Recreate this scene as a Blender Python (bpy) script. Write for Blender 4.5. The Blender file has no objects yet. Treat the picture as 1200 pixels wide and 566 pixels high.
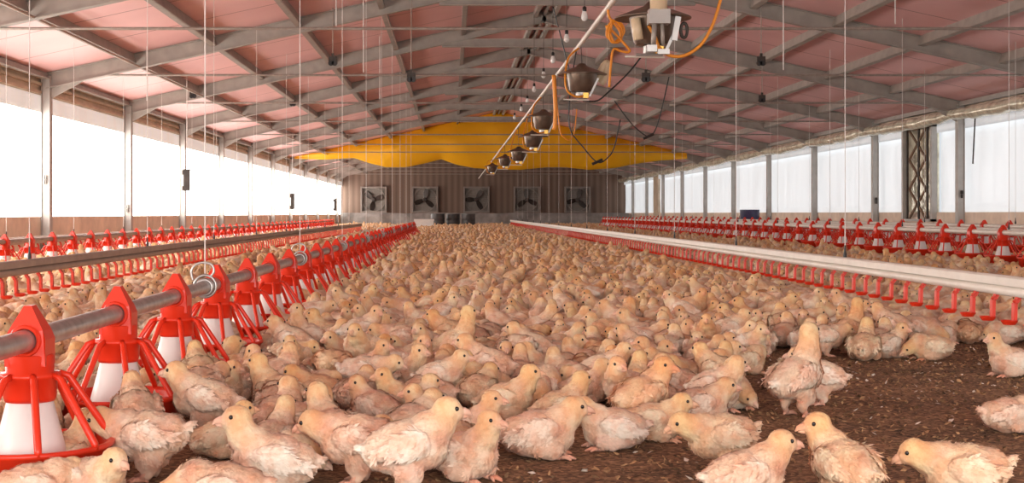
import bpy, bmesh, math, random
import numpy as np
from mathutils import Vector, Matrix, Euler, noise

random.seed(7)
rng = np.random.default_rng(11)
PI = math.pi
R = math.radians
scene = bpy.context.scene
COL = scene.collection

# ------------------------------------------------------------------ camera, world, lights, exposure
EYE = 0.585            # camera height above the litter
F = 1600.0             # focal length in pixels of the 1200 px wide frame
VX, VY = 530.0, 250.0  # where lines along the house vanish
cam_data = bpy.data.cameras.new('camera')
cam_data.sensor_width = 36.0
cam_data.lens = 36.0 * F / 1200.0
cam_data.shift_x = (600 - VX) / 1200.0
cam_data.shift_y = (VY - 283) / 1200.0
cam_data.clip_end = 300
cam = bpy.data.objects.new('camera', cam_data)
COL.objects.link(cam)
cam.location = (0, 0, EYE)
cam.rotation_euler = (R(90), 0, 0)
scene.camera = cam

EXPOSURE = 0.0
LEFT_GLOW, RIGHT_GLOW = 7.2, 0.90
FILL_W = 560.0
world = bpy.data.worlds.new('daylight')
scene.world = world
world.use_nodes = True
bg = world.node_tree.nodes['Background']
bg.inputs[0].default_value = (0.90, 0.95, 1.0, 1)
bg.inputs[1].default_value = 0.8

fill_light = bpy.data.lights.new('rear_fill', 'AREA')      # added fill behind the camera to brighten the near flock
fill_light.shape = 'RECTANGLE'
fill_light.size, fill_light.size_y = 8.0, 2.1
fill_light.energy = FILL_W
fill_light.color = (1.0, 0.97, 0.93)
dl = bpy.data.objects.new('rear_fill', fill_light)
COL.objects.link(dl)
dl.location = (1.4, -4.4, 1.15)
dl.rotation_euler = (R(90), 0, 0)

vs = scene.view_settings
vs.view_transform = 'Standard'
vs.look = 'None'
vs.exposure = EXPOSURE
vs.gamma = 1.0
vs.use_curve_mapping = False
scene.cycles.use_denoising = True
scene.cycles.max_bounces = 6
scene.cycles.diffuse_bounces = 4
scene.cycles.glossy_bounces = 2
scene.cycles.transmission_bounces = 2
scene.cycles.sample_clamp_indirect = 6.0
scene.cycles.caustics_reflective = False
scene.cycles.caustics_refractive = False

def ground(px, py):
    """the floor point seen at a pixel of the photograph"""
    y = EYE * F / (py - VY)
    return ((px - VX) * y / F, y)
def at(px, py, y):
    return Vector(((px - VX) * y / F, y, EYE - (py - VY) * y / F))

# ------------------------------------------------------------------ materials
def new_mat(name):
    m = bpy.data.materials.new(name)
    m.use_nodes = True
    nt = m.node_tree
    return m, nt, nt.nodes['Principled BSDF']
def N(nt, kind, **kw):
    n = nt.nodes.new(kind)
    for k, v in kw.items():
        setattr(n, k, v)
    return n
def mat(name, col, rough=0.6, metal=0.0, var=0.12, scale=12.0, bump=0.0, bscale=60.0, sss=0.0):
    """plain surface with a slight procedural unevenness"""
    m, nt, p = new_mat(name)
    tc = N(nt, 'ShaderNodeTexCoord')
    nz = N(nt, 'ShaderNodeTexNoise')
    nz.inputs['Scale'].default_value = scale
    nz.inputs['Detail'].default_value = 4
    nt.links.new(tc.outputs['Object'], nz.inputs['Vector'])
    rp = N(nt, 'ShaderNodeValToRGB')
    a = [max(0, c * (1 - var)) for c in col]; b = [min(1, c * (1 + var)) for c in col]
    rp.color_ramp.elements[0].position = 0.3; rp.color_ramp.elements[1].position = 0.7
    rp.color_ramp.elements[0].color = (*a, 1); rp.color_ramp.elements[1].color = (*b, 1)
    nt.links.new(nz.outputs['Fac'], rp.inputs['Fac'])
    nt.links.new(rp.outputs['Color'], p.inputs['Base Color'])
    p.inputs['Roughness'].default_value = rough
    p.inputs['Metallic'].default_value = metal
    if bump:
        n2 = N(nt, 'ShaderNodeTexNoise'); n2.inputs['Scale'].default_value = bscale
        nt.links.new(tc.outputs['Object'], n2.inputs['Vector'])
        bm_ = N(nt, 'ShaderNodeBump'); bm_.inputs['Strength'].default_value = bump; bm_.inputs['Distance'].default_value = 0.01
        nt.links.new(n2.outputs['Fac'], bm_.inputs['Height'])
        nt.links.new(bm_.outputs['Normal'], p.inputs['Normal'])
    return m

M = {}
M['red'] = mat('red_plastic', (0.74, 0.036, 0.011), 0.32, var=0.06)
M['white_plastic'] = mat('white_plastic', (0.80, 0.78, 0.75), 0.35, var=0.04)
M['galv'] = mat('galvanised_steel', (0.52, 0.50, 0.48), 0.38, 0.75, var=0.18, scale=30)
M['galv_dull'] = mat('dull_galvanised_steel', (0.36, 0.31, 0.27), 0.5, 0.35, var=0.15, scale=20)
M['rail_white'] = mat('white_rail', (0.78, 0.72, 0.64), 0.4, var=0.05)
M['rail_grey'] = mat('dusty_grey_rail', (0.42, 0.34, 0.28), 0.6, var=0.1)
M['paint'] = mat('grey_steel_paint', (0.37, 0.33, 0.29), 0.55, var=0.12, scale=6)
M['col_paint'] = mat('pale_column_paint', (0.48, 0.45, 0.42), 0.5, var=0.1, scale=6)
M['sill'] = mat('rendered_sill_wall', (0.82, 0.66, 0.53), 0.9, var=0.12, scale=5, bump=0.3, bscale=30)
M['board'] = mat('tan_boarding', (0.58, 0.46, 0.34), 0.8, var=0.15, scale=4)
M['cord'] = mat('white_cord', (0.78, 0.74, 0.70), 0.7, var=0.03)
M['black'] = mat('black_plastic', (0.02, 0.018, 0.017), 0.4, var=0.2)
M['dark'] = mat('dark_iron', (0.055, 0.042, 0.035), 0.5, 0.3, var=0.2)
M['orange'] = mat('orange_hose_rubber', (0.80, 0.28, 0.015), 0.4, var=0.06)
M['cream'] = mat('cream_tube', (0.72, 0.55, 0.36), 0.35, var=0.08)
M['brass'] = mat('brass', (0.72, 0.42, 0.10), 0.3, 0.8, var=0.1)
M['bowl'] = mat('browned_steel', (0.15, 0.10, 0.07), 0.36, 0.5, var=0.25, scale=14)
M['silver'] = mat('bright_steel', (0.42, 0.40, 0.38), 0.38, 0.7, var=0.1)
M['bulb'] = mat('frosted_bulb', (0.85, 0.83, 0.80), 0.25, var=0.02)
M['yellow'] = mat('yellow_tarpaulin', (0.90, 0.46, 0.008), 0.55, var=0.06, scale=1.2, bump=0.15, bscale=3)
M['tarp'] = mat('grey_tarpaulin', (0.30, 0.27, 0.25), 0.6, var=0.3, scale=3, bump=0.5, bscale=6)
M['drum'] = mat('charcoal_drum', (0.07, 0.065, 0.062), 0.45, var=0.2)
M['navy'] = mat('navy_plastic', (0.035, 0.03, 0.09), 0.4, var=0.15)
M['purple'] = mat('purple_plastic', (0.20, 0.10, 0.42), 0.4, var=0.15)
M['box'] = mat('white_box', (0.82, 0.78, 0.74), 0.5, var=0.04)
M['foil'] = mat('rolled_clear_plastic', (0.82, 0.72, 0.56), 0.22, 0.25, var=0.35, scale=7, bump=0.8, bscale=9)
M['shutter'] = mat('pale_fan_shutter', (0.30, 0.26, 0.23), 0.55, var=0.1)
M['fan_grey'] = mat('dusty_fan_housing', (0.27, 0.22, 0.19), 0.6, var=0.1)
M['rust'] = mat('rusty_steel', (0.20, 0.115, 0.065), 0.7, 0.2, var=0.3, scale=20)

def back_wall_mat():
    m, nt, p = new_mat('brown_profiled_sheet')
    tc = N(nt, 'ShaderNodeTexCoord'); w = N(nt, 'ShaderNodeTexWave')
    w.inputs['Scale'].default_value = 1.1; w.inputs['Distortion'].default_value = 0.2
    nt.links.new(tc.outputs['Object'], w.inputs['Vector'])
    rp = N(nt, 'ShaderNodeValToRGB')
    rp.color_ramp.elements[0].color = (0.155, 0.10, 0.072, 1); rp.color_ramp.elements[1].color = (0.235, 0.155, 0.115, 1)
    nt.links.new(w.outputs['Fac'], rp.inputs['Fac']); nt.links.new(rp.outputs['Color'], p.inputs['Base Color'])
    p.inputs['Roughness'].default_value = 0.7
    return m
M['sheet'] = back_wall_mat()

def litter_mat():
    m, nt, p = new_mat('brown_litter')
    tc = N(nt, 'ShaderNodeTexCoord')
    vo = N(nt, 'ShaderNodeTexVoronoi'); vo.inputs['Scale'].default_value = 95
    n1 = N(nt, 'ShaderNodeTexNoise'); n1.inputs['Scale'].default_value = 60; n1.inputs['Detail'].default_value = 6; n1.inputs['Roughness'].default_value = 0.7
    n2 = N(nt, 'ShaderNodeTexNoise'); n2.inputs['Scale'].default_value = 3.2; n2.inputs['Detail'].default_value = 5
    for n in (vo, n1, n2):
        nt.links.new(tc.outputs['Object'], n.inputs['Vector'])
    bw = N(nt, 'ShaderNodeRGBToBW'); nt.links.new(vo.outputs['Color'], bw.inputs['Color'])
    mx = N(nt, 'ShaderNodeMath', operation='MULTIPLY'); nt.links.new(bw.outputs[0], mx.inputs[0]); nt.links.new(n1.outputs['Fac'], mx.inputs[1])
    ad = N(nt, 'ShaderNodeMath', operation='MULTIPLY_ADD'); nt.links.new(n2.outputs['Fac'], ad.inputs[0]); ad.inputs[1].default_value = 0.55; nt.links.new(mx.outputs[0], ad.inputs[2])
    rp = N(nt, 'ShaderNodeValToRGB')
    e = rp.color_ramp.elements
    e[0].position = 0.28; e[0].color = (0.060, 0.034, 0.019, 1)
    e[1].position = 0.86; e[1].color = (0.58, 0.38, 0.215, 1)
    x = e.new(0.46); x.color = (0.19, 0.108, 0.056, 1)
    x = e.new(0.66); x.color = (0.36, 0.21, 0.108, 1)
    nt.links.new(ad.outputs[0], rp.inputs['Fac'])
    nt.links.new(rp.outputs['Color'], p.inputs['Base Color'])
    p.inputs['Roughness'].default_value = 0.95
    b = N(nt, 'ShaderNodeBump'); b.inputs['Strength'].default_value = 1.0; b.inputs['Distance'].default_value = 0.012
    nt.links.new(mx.outputs[0], b.inputs['Height']); nt.links.new(b.outputs['Normal'], p.inputs['Normal'])
    return m
M['litter'] = litter_mat()

def insulation_mat():
    m, nt, p = new_mat('pink_insulation_boards')
    tc = N(nt, 'ShaderNodeTexCoord')
    sx = N(nt, 'ShaderNodeSeparateXYZ'); nt.links.new(tc.outputs['Object'], sx.inputs[0])
    # board joints running up the slope, two to a bay
    md = N(nt, 'ShaderNodeMath', operation='PINGPONG'); nt.links.new(sx.outputs['Y'], md.inputs[0]); md.inputs[1].default_value = 0.71
    lt = N(nt, 'ShaderNodeMath', operation='LESS_THAN'); nt.links.new(md.outputs[0], lt.inputs[0]); lt.inputs[1].default_value = 0.016
    nz = N(nt, 'ShaderNodeTexNoise'); nz.inputs['Scale'].default_value = 0.9; nz.inputs['Detail'].default_value = 5
    nt.links.new(tc.outputs['Object'], nz.inputs['Vector'])
    rp = N(nt, 'ShaderNodeValToRGB')
    rp.color_ramp.elements[0].position = 0.3; rp.color_ramp.elements[0].color = (0.78, 0.44, 0.43, 1)
    rp.color_ramp.elements[1].position = 0.75; rp.color_ramp.elements[1].color = (0.90, 0.545, 0.53, 1)
    nt.links.new(nz.outputs['Fac'], rp.inputs['Fac'])
    mix = N(nt, 'ShaderNodeMix', data_type='RGBA')
    nt.links.new(lt.outputs[0], mix.inputs['Factor']); nt.links.new(rp.outputs['Color'], mix.inputs['A']); mix.inputs['B'].default_value = (0.45, 0.21, 0.19, 1)
    nt.links.new(mix.outputs['Result'], p.inputs['Base Color'])
    p.inputs['Roughness'].default_value = 0.55
    return m
M['pink'] = insulation_mat()

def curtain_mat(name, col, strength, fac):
    """backlit woven plastic: its emission stands in for daylight, noise-varied for folds and dust"""
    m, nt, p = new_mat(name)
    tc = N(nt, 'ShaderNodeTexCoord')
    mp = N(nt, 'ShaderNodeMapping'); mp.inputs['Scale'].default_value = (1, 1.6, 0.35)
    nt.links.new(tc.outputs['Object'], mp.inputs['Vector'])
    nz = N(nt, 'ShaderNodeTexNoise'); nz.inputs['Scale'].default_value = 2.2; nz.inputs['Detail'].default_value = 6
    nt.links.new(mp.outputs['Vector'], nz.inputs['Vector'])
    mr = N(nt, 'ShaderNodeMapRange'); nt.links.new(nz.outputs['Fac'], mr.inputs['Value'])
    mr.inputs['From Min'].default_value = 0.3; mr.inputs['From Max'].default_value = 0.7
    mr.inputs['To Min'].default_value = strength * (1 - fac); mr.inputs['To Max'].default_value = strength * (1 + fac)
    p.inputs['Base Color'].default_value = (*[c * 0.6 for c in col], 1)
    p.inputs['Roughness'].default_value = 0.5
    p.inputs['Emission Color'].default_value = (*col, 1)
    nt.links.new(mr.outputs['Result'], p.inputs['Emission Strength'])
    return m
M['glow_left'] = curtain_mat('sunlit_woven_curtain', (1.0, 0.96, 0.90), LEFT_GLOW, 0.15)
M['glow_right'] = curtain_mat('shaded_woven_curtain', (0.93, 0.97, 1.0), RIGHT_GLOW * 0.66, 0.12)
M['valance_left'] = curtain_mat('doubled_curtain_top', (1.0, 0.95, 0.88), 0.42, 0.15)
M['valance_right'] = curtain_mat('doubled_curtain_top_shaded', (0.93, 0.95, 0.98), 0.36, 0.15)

def down_mat():
    m, nt, p = new_mat('chick_down')
    at_ = N(nt, 'ShaderNodeAttribute', attribute_name='Col')
    oi = N(nt, 'ShaderNodeObjectInfo')
    mu = N(nt, 'ShaderNodeMix', data_type='RGBA', blend_type='MULTIPLY'); mu.inputs['Factor'].default_value = 1.0
    nt.links.new(at_.outputs['Color'], mu.inputs['A']); nt.links.new(oi.outputs['Color'], mu.inputs['B'])
    tc = N(nt, 'ShaderNodeTexCoord')
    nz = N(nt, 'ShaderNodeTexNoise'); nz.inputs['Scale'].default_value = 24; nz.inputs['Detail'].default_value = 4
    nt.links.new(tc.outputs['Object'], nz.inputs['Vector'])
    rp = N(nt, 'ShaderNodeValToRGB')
    rp.color_ramp.elements[0].position = 0.40; rp.color_ramp.elements[0].color = (0.93, 0.72, 0.63, 1)   # bare pinkish skin, contrast raised to paint shade between feathers
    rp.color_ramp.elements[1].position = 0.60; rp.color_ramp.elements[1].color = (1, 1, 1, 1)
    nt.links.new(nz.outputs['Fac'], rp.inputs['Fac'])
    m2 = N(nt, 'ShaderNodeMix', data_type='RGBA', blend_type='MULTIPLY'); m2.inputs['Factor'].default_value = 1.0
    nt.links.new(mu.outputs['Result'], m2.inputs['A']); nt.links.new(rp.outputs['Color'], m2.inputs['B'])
    nt.links.new(m2.outputs['Result'], p.inputs['Base Color'])
    n3 = N(nt, 'ShaderNodeTexNoise'); n3.inputs['Scale'].default_value = 70; n3.inputs['Detail'].default_value = 4
    nt.links.new(tc.outputs['Object'], n3.inputs['Vector'])
    bp_ = N(nt, 'ShaderNodeBump'); bp_.inputs['Strength'].default_value = 0.7; bp_.inputs['Distance'].default_value = 0.008
    nt.links.new(n3.outputs['Fac'], bp_.inputs['Height']); nt.links.new(bp_.outputs['Normal'], p.inputs['Normal'])
    p.inputs['Roughness'].default_value = 0.85
    p.inputs['Sheen Weight'].default_value = 0.12
    return m
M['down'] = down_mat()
M['eye'] = mat('black_eye', (0.012, 0.010, 0.010), 0.15, var=0.05)

# ------------------------------------------------------------------ mesh helpers
def link(name, me, mats, parent=None, smooth=False):
    for m in (mats if isinstance(mats, (list, tuple)) else [mats]):
        me.materials.append(M[m] if isinstance(m, str) else m)
    if smooth:
        me.polygons.foreach_set('use_smooth', [True] * len(me.polygons))
    o = bpy.data.objects.new(name, me)
    COL.objects.link(o)
    if parent is not None:
        o.parent = parent
    return o
def tag(o, label, cat, group=None, kind=None):
    o['label'] = label
    o['category'] = cat
    if group: o['group'] = group
    if kind: o['kind'] = kind
    return o
def empty(name, loc=(0, 0, 0), rz=0):
    o = bpy.data.objects.new(name, None)
    o.empty_display_size = 0.05
    COL.objects.link(o)
    o.location = loc; o.rotation_euler = (0, 0, rz)
    return o

class MB:
    """collects shapes into one mesh"""
    def __init__(s):
        s.v, s.f = [], []
    def add(s, vs, fs):
        k = len(s.v)
        s.v += [tuple(x) for x in vs]
        s.f += [tuple(i + k for i in f) for f in fs]
        return s
    def box(s, c, d, rot=None):
        vs = [Vector((sx * d[0] / 2, sy * d[1] / 2, sz * d[2] / 2)) for sx in (-1, 1) for sy in (-1, 1) for sz in (-1, 1)]
        if rot is not None: vs = [rot @ v for v in vs]
        vs = [v + Vector(c) for v in vs]
        return s.add(vs, [(0, 1, 3, 2), (4, 6, 7, 5), (0, 4, 5, 1), (2, 3, 7, 6), (0, 2, 6, 4), (1, 5, 7, 3)])
    def span(s, lo, hi):
        return s.box([(a + b) / 2 for a, b in zip(lo, hi)], [b - a for a, b in zip(lo, hi)])
    def bar(s, a, b, w, h, up=(0, 0, 1)):
        """a square bar from a to b, w across and h along up"""
        a, b = Vector(a), Vector(b); d = (b - a).normalized(); u = Vector(up)
        x = d.cross(u).normalized(); z = x.cross(d).normalized()
        vs = [p + x * sx * w / 2 + z * sz * h / 2 for p in (a, b) for sx, sz in ((-1, -1), (1, -1), (1, 1), (-1, 1))]
        return s.add(vs, [(3, 2, 1, 0), (4, 5, 6, 7), (0, 1, 5, 4), (1, 2, 6, 5), (2, 3, 7, 6), (3, 0, 4, 7)])
    def tube(s, pts, r, n=8, closed=False, caps=True):
        pts = [Vector(p) for p in pts]; m = len(pts)
        rs = r if isinstance(r, (list, tuple)) else [r] * m
        vs, prev = [], None
        for i, p in enumerate(pts):
            if closed: d = pts[(i + 1) % m] - pts[i - 1]
            else: d = pts[min(i + 1, m - 1)] - pts[max(i - 1, 0)]
            d.normalize()
            if prev is None:
                prev = d.orthogonal().normalized()
            x = (prev - d * prev.dot(d)).normalized(); prev = x
            y = d.cross(x)
            vs += [p + (x * math.cos(2 * PI * k / n) + y * math.sin(2 * PI * k / n)) * rs[i] for k in range(n)]
        fs = []
        for i in range(m if closed else m - 1):
            j = (i + 1) % m
            fs += [(i * n + k, i * n + (k + 1) % n, j * n + (k + 1) % n, j * n + k) for k in range(n)]
        if caps and not closed:
            fs += [tuple(range(n))[::-1], tuple((m - 1) * n + k for k in range(n))]
        return s.add(vs, fs)
    def lathe(s, prof, n=24, c=(0, 0, 0)):
        vs = [(c[0] + r * math.cos(2 * PI * k / n), c[1] + r * math.sin(2 * PI * k / n), c[2] + z) for r, z in prof for k in range(n)]
        fs = [(i * n + k, i * n + (k + 1) % n, (i + 1) * n + (k + 1) % n, (i + 1) * n + k) for i in range(len(prof) - 1) for k in range(n)]
        return s.add(vs, fs)
    def ball(s, c, ax, rot=None, nu=12, nv=8):
        vs, c = [], Vector(c)
        for i in range(nv + 1):
            t = PI * i / nv
            for k in range(nu):
                p = Vector((math.sin(t) * math.cos(2 * PI * k / nu) * ax[0], math.sin(t) * math.sin(2 * PI * k / nu) * ax[1], math.cos(t) * ax[2]))
                vs.append(c + (rot @ p if rot is not None else p))
        fs = [(i * nu + k, (i + 1) * nu + k, (i + 1) * nu + (k + 1) % nu, i * nu + (k + 1) % nu) for i in range(nv) for k in range(nu)]
        return s.add(vs, fs)
    def mesh(s, name):
        me = bpy.data.meshes.new(name)
        me.from_pydata(s.v, [], s.f)
        me.update()
        return me
    def build(s, name, m, parent=None, smooth=False):
        return link(name, s.mesh(name), m, parent, smooth)

def hose(name, pts, r, m, parent=None):
    pts = [Vector(p) for p in pts]; out = []
    for i in range(len(pts) - 1):
        p0, p1, p2, p3 = pts[max(i - 1, 0)], pts[i], pts[i + 1], pts[min(i + 2, len(pts) - 1)]
        for k in range(6):
            t = k / 6
            out.append(0.5 * ((2 * p1) + (p2 - p0) * t + (2 * p0 - 5 * p1 + 4 * p2 - p3) * t * t + (3 * p1 - p0 - 3 * p2 + p3) * t ** 3))
    out.append(pts[-1])
    return MB().tube(out, r, 8).build(name, m, parent, True)
def smooth_by_angle(o, deg=35):
    me = o.data
    bm = bmesh.new(); bm.from_mesh(me)
    for f in bm.faces: f.smooth = True
    for e in bm.edges:
        if len(e.link_faces) == 2 and e.calc_face_angle(0) > R(deg): e.smooth = False
    bm.to_mesh(me); bm.free()
    return o

def struct(o, label, cat):
    return tag(o, label, cat, None, 'structure')

ORD = ['', 'first', 'second', 'third', 'fourth', 'fifth', 'sixth', 'seventh', 'eighth', 'ninth', 'tenth', 'eleventh', 'twelfth', 'thirteenth',
       'fourteenth', 'fifteenth', 'sixteenth', 'seventeenth', 'eighteenth', 'nineteenth']
TENS = {20: 'twentieth', 30: 'thirtieth', 40: 'fortieth', 50: 'fiftieth', 60: 'sixtieth'}
TENW = {20: 'twenty', 30: 'thirty', 40: 'forty', 50: 'fifty', 60: 'sixty'}
def nth(i):
    if i < 20: return ORD[i]
    t = i // 10 * 10
    return TENS[t] if i == t else TENW[t] + '-' + ORD[i - t]

# ------------------------------------------------------------------ the house
XL, XR = -5.08, 7.93
BACK, FRONT = 63.0, -4.55
EAVE = 2.31
XM = (XL + XR) / 2
PITCH = 0.22
RIDGE = EAVE + PITCH * (XR - XL) / 2
BAY, Y1 = 4.26, 16.9
FRAMES = [Y1 + BAY * k for k in range(-5, 11)]
def roof(x):
    return RIDGE - PITCH * abs(x - XM)

# floor: litter, gently uneven
def make_floor():
    nx, ny = 90, 160
    xs = np.linspace(XL - 0.1, XR + 0.1, nx)
    ys = np.concatenate([np.linspace(FRONT, 2.0, 12), np.linspace(2.1, 9.0, 100), np.linspace(9.3, BACK + 0.1, ny - 112)])
    v = [(x, y, 0.006 * noise.noise(Vector((x * 3, y * 3, 0))) if 2 < y < 9.2 else 0.0) for y in ys for x in xs]
    f = [(j * nx + i, j * nx + i + 1, (j + 1) * nx + i + 1, (j + 1) * nx + i) for j in range(ny - 1) for i in range(nx - 1)]
    me = bpy.data.meshes.new('floor'); me.from_pydata(v, [], f); me.update()
    struct(link('floor', me, 'litter', smooth=True), 'brown crumbly litter floor of the poultry house', 'floor')
make_floor()

def slope_panel(name, x0, x1, label):
    t = 0.05
    mb = MB()
    vs = [(x0, FRONT, roof(x0)), (x1, FRONT, roof(x1)), (x1, BACK, roof(x1)), (x0, BACK, roof(x0))]
    vs += [(x, y, z + t) for x, y, z in vs]
    mb.add(vs, [(0, 1, 2, 3), (7, 6, 5, 4), (0, 4, 5, 1), (1, 5, 6, 2), (2, 6, 7, 3), (3, 7, 4, 0)])
    struct(mb.build(name, 'pink'), label, 'ceiling')
slope_panel('ceiling_left', XL - 0.12, XM, 'pink insulated roof slope above the bright left side')
slope_panel('ceiling_right', XM, XR + 0.12, 'pink insulated roof slope above the right side')

# side walls: sill wall, boarded band under the eave
SILL_L, SILL_R = 0.545, 0.605
w = MB(); w.span((XL - 0.12, FRONT, -0.05), (XL, BACK, SILL_L)); w.span((XL - 0.12, FRONT, 2.02), (XL - 0.02, BACK, EAVE + 0.02))
for z in (2.06, 2.16, 2.25): w.span((XL - 0.02, FRONT, z), (XL + 0.015, BACK, z + 0.035))
o = w.build('wall_left', 'sill'); o.data.materials.append(M['board'])
for p in o.data.polygons:
    if p.index >= 6: p.material_index = 1
struct(o, 'left side wall, tan rendered sill below and boarding above the bright curtain', 'wall')
w = MB(); w.span((XR, FRONT, -0.05), (XR + 0.12, BACK, SILL_R)); w.span((XR + 0.02, FRONT, 2.05), (XR + 0.12, BACK, EAVE + 0.02))
o = w.build('wall_right', 'sill'); o.data.materials.append(M['board'])
for p in o.data.polygons:
    if p.index >= 6: p.material_index = 1
struct(o, 'right side wall, tan rendered sill below and boarding under the eave', 'wall')
w = MB()
w.add([(XL - 0.12, BACK, -0.05), (XR + 0.12, BACK, -0.05), (XR + 0.12, BACK, roof(XR + 0.12)), (XM, BACK, RIDGE), (XL - 0.12, BACK, roof(XL - 0.12)),
       (XL - 0.12, BACK + 0.1, -0.05), (XR + 0.12, BACK + 0.1, -0.05), (XR + 0.12, BACK + 0.1, roof(XR + 0.12)), (XM, BACK + 0.1, RIDGE), (XL - 0.12, BACK + 0.1, roof(XL - 0.12))],
      [(0, 1, 2, 3, 4), (9, 8, 7, 6, 5), (0, 5, 6, 1), (1, 6, 7, 2), (2, 7, 8, 3), (3, 8, 9, 4), (4, 9, 5, 0)])
struct(w.build('wall_back', 'sheet'), 'brown end wall carrying the row of fans', 'wall')

def folded_sheet(name, x, y0, y1, z0, z1, m, amp, step=0.06, sgn=1, nz=8):
    """a hanging sheet with thickness and soft vertical folds"""
    n = max(2, int((y1 - y0) / step))
    v, f = [], []
    for t in (0.0, 0.012):
        for j in range(nz + 1):
            for i in range(n + 1):
                y = y0 + (y1 - y0) * i / n; u = j / nz
                d = amp * (noise.noise(Vector((y * 2.2, u * 1.2, x))) + 0.6 * noise.noise(Vector((y * 6.1, u * 0.8, x + 9)))) * (0.35 + 0.65 * math.sin(PI * min(1, u + 0.1)))
                v.append((x + sgn * (d - t), y, z0 + (z1 - z0) * u))
    w_ = n + 1; h = (nz + 1) * w_
    for j in range(nz):
        for i in range(n):
            a = j * w_ + i
            f.append((a, a + 1, a + w_ + 1, a + w_)); f.append((h + a + w_, h + a + w_ + 1, h + a + 1, h + a))
    for i in range(n):
        f.append((h + i, h + i + 1, i + 1, i)); a = nz * w_ + i; f.append((a, a + 1, h + a + 1, h + a))
    me = bpy.data.meshes.new(name); me.from_pydata(v, [], f); me.update()
    return link(name, me, m, smooth=True)

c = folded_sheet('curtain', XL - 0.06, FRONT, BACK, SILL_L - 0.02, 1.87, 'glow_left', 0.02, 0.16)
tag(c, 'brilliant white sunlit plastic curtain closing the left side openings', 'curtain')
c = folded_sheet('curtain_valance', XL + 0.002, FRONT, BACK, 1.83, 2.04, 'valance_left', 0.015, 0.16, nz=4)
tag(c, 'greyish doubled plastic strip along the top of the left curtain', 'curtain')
DOOR_A, DOOR_B = 22.35, 23.85
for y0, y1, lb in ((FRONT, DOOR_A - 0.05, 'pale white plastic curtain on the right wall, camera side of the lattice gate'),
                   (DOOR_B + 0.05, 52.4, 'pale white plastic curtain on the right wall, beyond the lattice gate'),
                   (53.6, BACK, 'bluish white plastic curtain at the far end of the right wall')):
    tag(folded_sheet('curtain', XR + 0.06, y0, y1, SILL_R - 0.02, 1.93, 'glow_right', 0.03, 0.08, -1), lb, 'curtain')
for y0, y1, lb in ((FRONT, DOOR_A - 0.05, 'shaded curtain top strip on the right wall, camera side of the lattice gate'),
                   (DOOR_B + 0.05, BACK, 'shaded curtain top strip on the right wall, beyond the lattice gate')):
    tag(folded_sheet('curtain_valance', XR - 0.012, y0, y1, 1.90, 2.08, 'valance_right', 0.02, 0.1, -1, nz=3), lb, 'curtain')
o = MB().span((XR - 0.04, 52.4, 0), (XR + 0.10, 53.6, EAVE)).build('wall_pier', 'board')
struct(o, 'wide brown pier between the curtains near the far right corner', 'pier')

# steel frames: columns, rafters, collar, tie rod; purlins along the house
def i_beam(mb, a, b, depth, width, t=0.012):
    a, b = Vector(a), Vector(b); d = (b - a).normalized()
    up = Vector((0, 1, 0)).cross(d).normalized()
    if up.z < 0: up = -up
    mb.bar(a - up * depth / 2, b - up * depth / 2, t, depth, up)
    mb.bar(a - up * t / 2, b - up * t / 2, width, t, up)
    mb.bar(a - up * (depth - t / 2), b - up * (depth - t / 2), width, t, up)
for k, y in enumerate(FRAMES):
    kk = k + 1
    for side, x in (('left', XL + 0.06), ('right', XR - 0.06)):
        mb = MB()
        mb.box((x, y, EAVE / 2 - 0.03), (0.085, 0.085, EAVE))
        for s_ in (-1, 1): mb.box((x + s_ * 0.05, y, EAVE / 2 - 0.03), (0.010, 0.12, EAVE))
        mb.box((x, y, SILL_L * 0.5 - 0.02), (0.125, 0.14, 0.10))
        struct(mb.build('column', 'col_paint'), f'{nth(kk)} steel column of the {side} wall', 'column')
    mb = MB()
    for x0, x1 in ((XL + 0.02, XM), (XR - 0.02, XM)):
        z0, z1 = roof(x0) - 0.005, roof(x1) - 0.005
        i_beam(mb, (x0, y, z0), (x1, y, z1), 0.19, 0.10)
        s_ = 1 if x1 > x0 else -1
        mb.add([(x0, y - 0.006, z0 - 0.18), (x0 + s_ * 0.55, y - 0.006, z0 - 0.18 + 0.55 * PITCH), (x0, y - 0.006, z0 - 0.36),
                (x0, y + 0.006, z0 - 0.18), (x0 + s_ * 0.55, y + 0.006, z0 - 0.18 + 0.55 * PITCH), (x0, y + 0.006, z0 - 0.36)],
               [(0, 1, 2), (5, 4, 3), (0, 3, 4, 1), (1, 4, 5, 2), (2, 5, 3, 0)])
    zc = EYE + 3.43 * 0.77
    mb.box((XM, y, zc), (2 * (RIDGE - 0.2 - zc) / PITCH + 0.3, 0.020, 0.13))
    mb.box((XM, y, zc - 0.06), (2 * (RIDGE - 0.2 - zc) / PITCH + 0.3, 0.09, 0.012))
    struct(mb.build('rafter', 'paint'), f'{nth(kk)} grey steel roof frame across the house', 'rafter')
    zt = EYE + 2.225 * 0.77
    mb = MB().tube([(XL + 0.05, y + 0.02, zt), (XR - 0.05, y + 0.02, zt)], 0.014, 8)
    struct(mb.build('tie_rod', 'galv_dull'), f'{nth(kk)} thin steel tie rod across the house at eave height', 'tie rod')
PURL = [-3.93, -2.93, -1.87, -0.85, 0.19, 2.66, 3.70, 4.72, 5.78, 6.78]
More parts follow.
